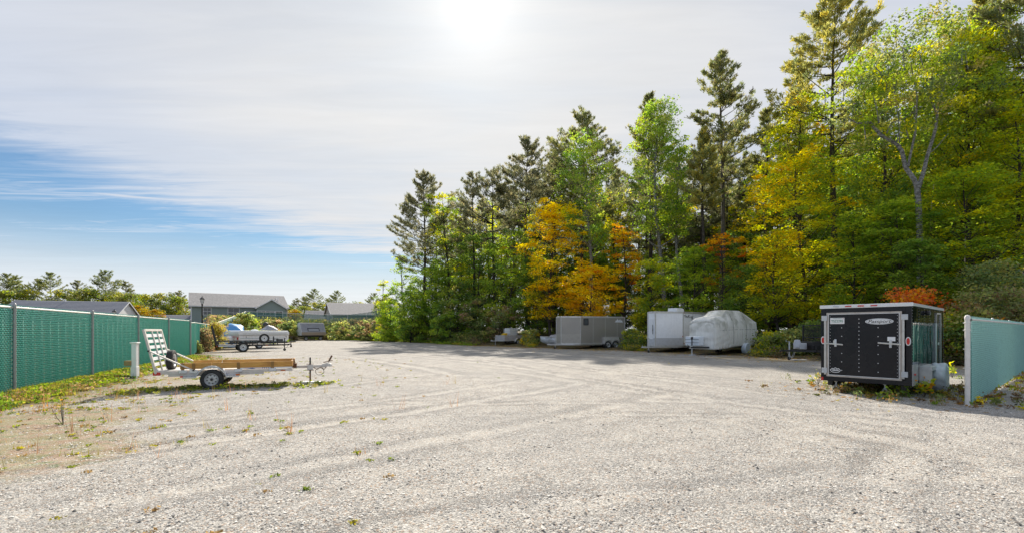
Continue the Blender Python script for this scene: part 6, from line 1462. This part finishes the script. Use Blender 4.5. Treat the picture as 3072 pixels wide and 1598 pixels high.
shrub(1025, 1024, 58, 44, OLIVE, 'arching shrub just right of the grey tent trailer', Z=73, leaf=.24, pal2=(BROWN, .9, .6))
shrub(1105, 1024, 66, 40, BROWN+OLIVE+BROWN, 'reddish brown shrub on the bank below the distant fence', Z=70, leaf=.24)
shrub(1160, 1026, 80, 40, GREEN, 'bright green shrub where the bank meets the woods', Z=66, leaf=.22)
shrub(1255, 1028, 130, 62, DEEP, 'dark green shrub left of the small tank trailer', Z=60, leaf=.2, n=5000, pal2=(GREEN, .8, .6))
shrub(1350, 1030, 130, 66, DEEP+GREEN, 'wide green shrub behind the tongue of the small tank trailer', Z=56, leaf=.2, n=5000)
shrub(1430, 1030, 130, 46, OLIVE+DEEP, 'greyish green shrub above the yellow crates', Z=54, leaf=.18, n=4500, pal2=(BROWN, .8, .6))
shrub(1590, 1040, 52, 28, GOLD+OLIVE+OLIVE, 'yellowing shrub between the small tank trailer and the old boat', Z=47, leaf=.16, n=3500)
shrub(1500, 1036, 120, 58, BROWN+OLIVE, 'dull brown shrub behind the caged white tank', Z=52, leaf=.17, n=4500)
shrub(1900, 1050, 62, 34, OLIVE+YGREEN, 'yellow green shrub between the bronze trailer and the white trailer', Z=38.5, leaf=.14, n=4500)
shrub(2320, 1068, 74, 46, YGREEN+OLIVE, 'yellow green shrub right of the covered camper', Z=28.5, leaf=.12, n=5000, pal2=(GOLD, 1.0, .6))
shrub(2385, 1060, 70, 36, OLIVE, 'olive shrub behind the pale jack of the mesh sided trailer', Z=27.5, leaf=.12, n=4000)
shrub(2440, 1060, 95, 40, DEEP+OLIVE, 'dark shrub seen through the mesh ramp left of the black trailer', Z=27.5, leaf=.12, n=4500)
shrub(2745, 1050, 176, 100, RED+ORANGE, 'flame red and orange sumac showing above the black trailer roof', Z=23, leaf=.13, n=5200, name='sumac', clump=.5)
shrub(2860, 1110, 175, 60, OLIVE+GREEN, 'green shrub between the black trailer and the right fence', Z=21.5, leaf=.11, n=7500, pal2=(YGREEN, .9, .6))
shrub(2930, 1110, 235, 62, OLIVE, 'tall olive shrub behind the start of the right fence', Z=21.0, leaf=.11, n=8000, pal2=(BROWN, .85, .5))
shrub(3040, 1100, 230, 75, OLIVE+BROWN, 'greenish brown shrub above the far part of the right fence', Z=20.6, leaf=.11, n=8500)
shrub(2990, 1100, 150, 50, BROWN+ORANGE[:1], 'rusty shrub low behind the right fence', Z=20.3, leaf=.11, n=5000)

# verge of low plants below the left fence
rs = np.random.RandomState(21)
s = rs.uniform(-9, 17, 2600); o_ = np.abs(rs.normal(size=2600))*.34+.05
vx = -11.4-.3866*s+.9222*o_; vy = 10.64+.9222*s+.3866*o_; k = vy > 1.5; vp = np.stack([vx[k], vy[k]], 1)
thicket('verge_weeds', 'bright green creeping weeds along the foot of the left fence', 'weeds', vp[::2], rs, .02, .15, 44, .06, [((.10, .14, .016), 3), ((.065, .105, .016), 3), ((.15, .14, .025), 1.4), ((.035, .065, .014), 1.4)], None, .16)
thicket('verge_litter', 'dead brown grass and leaves against the left fence', 'dry grass', vp[1::3], rs, .02, .10, 40, .055, [((.19, .12, .06), 3), ((.13, .08, .042), 2), ((.26, .19, .08), 1)], None, .16)
def tufts(name, label, cat, pts, rs, h, nb, w, pal):
    """upright blades of grass"""
    ids = np.repeat(np.arange(len(pts)), nb); n = len(ids); z0 = hgt(pts[:, 0], pts[:, 1])
    B = np.stack([pts[ids, 0]+rs.normal(size=n)*w, pts[ids, 1]+rs.normal(size=n)*w, z0[ids]], 1)
    hh = h*(.4+.8*rs.rand(n)); th = rs.rand(n)*6.283; ln = hh*(.3+.6*rs.rand(n)); b = .004+.006*rs.rand(n)
    tip = B+np.stack([np.cos(th)*ln*.6, np.sin(th)*ln*.6, hh], 1); sd_ = np.stack([-np.sin(th)*b, np.cos(th)*b, 0*b], 1)*.5
    V = np.stack([B-sd_, B+sd_, tip+sd_*.15, tip-sd_*.15], 1).reshape(-1, 3); Fo = Foliage(); base = pick(rs, pal, len(pts))
    Fo.V.append(V); Fo.C.append(np.repeat(base[ids]*.85*(1+.2*rs.normal(size=(n, 1))), 4, 0)); me = Fo.mesh(name, LEAF); o = bpy.data.objects.new(name, me); COL.objects.link(o); return tag(o, label, cat, None, 'stuff')
GRASSC = [((.30, .26, .05), 3), ((.17, .20, .03), 2), ((.42, .26, .10), 2), ((.40, .20, .09), 1)]
tufts('verge_grass', 'tufts of grass along the foot of the left fence', 'grass', vp[::2], rs, .16, 14, .05, GRASSC)
# scattered small weeds in the gravel on the left
def scatter(n, rs, box, dens):
    out = []
    while len(out) < n:
        x = rs.uniform(box[0], box[1], 5000); y = rs.uniform(box[2], box[3], 5000); k = rs.rand(5000) < dens(x, y); out += list(zip(x[k], y[k]))
    return np.array(out[:n])
dl = lambda x, y: np.clip((lot_dist(x, y) < .2)*np.exp(np.minimum(0, lot_dist(x, y)+.3)/2.2)*(x < 2)*(.25+.75*(wav(x, y, .8, 2.) > .2)), 0, 1)
p = scatter(900, rs, (-17, 0, 2.5, 26), dl)
thicket('gravel_weeds', 'small green and rusty weeds scattered over the gravel on the left', 'weeds', p, rs, .008, .035, 26, .032, [((.10, .12, .016), 3), ((.16, .14, .02), 2), ((.15, .095, .04), 2.2), ((.06, .08, .016), 1)], None, .05)
tufts('gravel_grass', 'thin dry grass in the gravel on the left', 'grass', p[::3], rs, .09, 8, .05, GRASSC)
p = scatter(90, rs, (-11, -1, 5, 14), dl); tufts('dry_stalks', 'tall thin dry weed stalks in the gravel on the left', 'weeds', p, rs, .30, 5, .04, [((.42, .22, .11), 3), ((.36, .28, .10), 2)])
wx_, wy_ = -7.9, 12.3; p = np.stack([rs.uniform(-9.8, -5.2, 260), 0*np.arange(260)], 1); p[:, 1] = 12.1+(p[:, 0]+7.9)*.38+rs.normal(size=260)*.35+.3
thicket('trailer_weeds', 'weeds growing in the shade under the timber sided trailer', 'weeds', p, rs, .02, .10, 26, .045, OLIVE+YGREEN[:2], None, .07)
# leaves and weeds round the black trailer and the right fence
LITTER = [((.15, .08, .028), 3), ((.22, .16, .025), 1.4), ((.09, .055, .028), 3), ((.20, .10, .028), 1)]
dr_ = lambda x, y: np.clip(np.exp(-((x-10.2)**2+(y-12.0)**2)/6.)+np.exp(-((x-8.3)**2+(y-11.2)**2)/3.)+.8*np.exp((lot_dist(x, y))/1.3)*(y > 7)*(x > 6), 0, 1)
p = scatter(2600, rs, (6, 24, 6, 24), dr_); Fo = Foliage(); P = np.stack([p[:, 0], p[:, 1], hgt(p[:, 0], p[:, 1])+.006+.012*rs.rand(len(p))], 1); Fo.add(leaf_quads(rs, P, .075, .82, .75), pick(rs, LITTER, len(p)))
p2 = scatter(4200, rs, (-6, 22, 18, 56), lambda x, y: np.exp(-np.abs(lot_dist(x, y)+.3)/1.3)*(x > -8)); P = np.stack([p2[:, 0], p2[:, 1], hgt(p2[:, 0], p2[:, 1])+.01+.02*rs.rand(len(p2))], 1); Fo.add(leaf_quads(rs, P, .10, .8, .75), pick(rs, LITTER, len(p2)))
me = Fo.mesh('leaf_litter', LEAF); o = bpy.data.objects.new('leaf_litter', me); COL.objects.link(o); tag(o, 'fallen brown and yellow leaves along the wood edge and round the black trailer', 'fallen leaves', None, 'stuff')
p = scatter(190, rs, (6, 14, 8.5, 16), lambda x, y: np.exp(-((x-9.6)**2+(y-11.9)**2)/2.2)); thicket('trailer_weeds', 'weeds and small plants under the black enclosed trailer', 'weeds', p, rs, .03, .22, 30, .06, OLIVE+BROWN+GREEN[:1]+LITTER, None, .08)
tufts('trailer_grass', 'dry grass under and around the black enclosed trailer', 'grass', p[::2], rs, .2, 12, .06, GRASSC)
p = scatter(150, rs, (9, 20, 8.8, 20), lambda x, y: np.exp(-np.abs((x-9.56)*.6277-(y-9.73)*.7785)/.3)*(x > 9.4)); thicket('fence_weeds', 'low weeds and leaves at the foot of the right fence', 'weeds', p, rs, .02, .14, 26, .055, LITTER+YGREEN, None, .1)
def plant(px, gy, h, pal, label, n=46, leaf=.10):
    x, y = gp(px, gy); NSEED[0] += 1; rs_ = np.random.RandomState(NSEED[0]); L = Limbs(); Fo = Foliage()
    for _ in range(5):
        e = np.array((rs_.normal()*.12, rs_.normal()*.12, h*(.5+.5*rs_.rand()))); L.limb([(0, 0, -.02), e*.5+rs_.normal(size=3)*.02, e], [.006, .005, .002], 4); m = n//5
        P = e*(.35+.65*rs_.rand(m))[:, None]+rs_.normal(size=(m, 3))*np.array((.06, .06, .03)); Fo.add(leaf_quads(rs_, P, leaf, .5, .7), pick(rs_, pal, m))
    o = empty('weed_plant', (x, y, h1(x, y)), 0, label, 'plant')
    for nm, me in (('stem', L.mesh('stem', BARK_MID)), ('leaves', Fo.mesh('leaves', LEAF))): c = bpy.data.objects.new(nm, me); COL.objects.link(c); c.parent = o
plant(2772, 1188, .55, YGREEN+ORANGE[:1], 'leafy yellow and orange plant in front of the bagged wheel of the black trailer', 90)
plant(2705, 1186, .34, BRIGHT, 'small green plant under the right corner of the black trailer', 50)
plant(2662, 1190, .22, BRIGHT, 'green plant at the foot of the right jack stand', 40, .08)
plant(2858, 1128, .5, YGREEN, 'spindly yellow plant between the black trailer and the right fence', 50)
plant(2942, 1210, .2, YELLOW, 'yellow leaved seedling at the foot of the right fence post', 30, .08)
plant(2455, 1152, .45, OLIVE, 'thin weed at the left corner of the black trailer', 30, .07)
plant(678, 1166, .2, YGREEN, 'small yellow plant right of the near wheel of the timber sided trailer', 30, .06)
plant(190, 1270, .45, ORANGE[:1]+BROWN, 'thin rusty weed standing in the gravel on the left', 24, .04)

# loose stones lying on the gravel near the viewer
rs = np.random.RandomState(31)
def stones(name, label, n, box, size, cols, pw=1.0):
    y = box[2]+(box[3]-box[2])*rs.rand(n)**pw; x = rs.uniform(-1.25, 1.25, n)*(y+1.5)
    k = lot_dist(x, y) < -.1; x, y = x[k], y[k]; n = len(x)
    oc = np.array([(1, 0, 0), (0, 1, 0), (-1, 0, 0), (0, -1, 0), (0, 0, 1), (0, 0, -1)], float)
    s = size*(.5+rs.rand(n)**2*1.3); th = rs.rand(n)*6.28; V = oc[None]*s[:, None, None]*(.6+.7*rs.rand(n, 6, 1)); V[:, :, 2] *= .62
    c, s_ = np.cos(th)[:, None], np.sin(th)[:, None]; X = V[:, :, 0]*c-V[:, :, 1]*s_; Y = V[:, :, 0]*s_+V[:, :, 1]*c
    zz = hgt(x, y); V = np.stack([X+x[:, None], Y+y[:, None], V[:, :, 2]+(zz+s*.22)[:, None]], -1)
    f = np.array([(0, 1, 4), (1, 2, 4), (2, 3, 4), (3, 0, 4)]); Q = (f[None]+6*np.arange(n)[:, None, None]).reshape(-1, 3)
    C = np.repeat(pick(rs, cols, n)*(1+.12*rs.normal(size=(n, 1))), 6, 0); me = fast_mesh(name, V.reshape(-1, 3), Q, np.clip(C, 0, 1)); me.materials.append(STONEM)
    o = bpy.data.objects.new(name, me); COL.objects.link(o); tag(o, label, 'stones', None, 'stuff')
STONEM = bpy.data.materials.new('loose_stone'); STONEM.use_nodes = True; t = NT(STONEM.node_tree); t.put(t.n['Principled BSDF'].inputs['Base Color'], t.node('ShaderNodeAttribute', attribute_name='col').outputs['Color']); t.n['Principled BSDF'].inputs['Roughness'].default_value = .85
stones('gravel', 'pale crushed stones lying loose over the yard', 70000, (0, 0, 2.2, 15), .0085, [((.60, .57, .52), 4), ((.44, .42, .39), 3), ((.30, .29, .28), 1.2), ((.42, .33, .25), .5)], 1.25)
stones('dark_gravel', 'dark stones scattered over the pale yard', 7000, (0, 0, 2.2, 22), .0125, [((.07, .068, .065), 3), ((.13, .125, .12), 2)], 1.2)
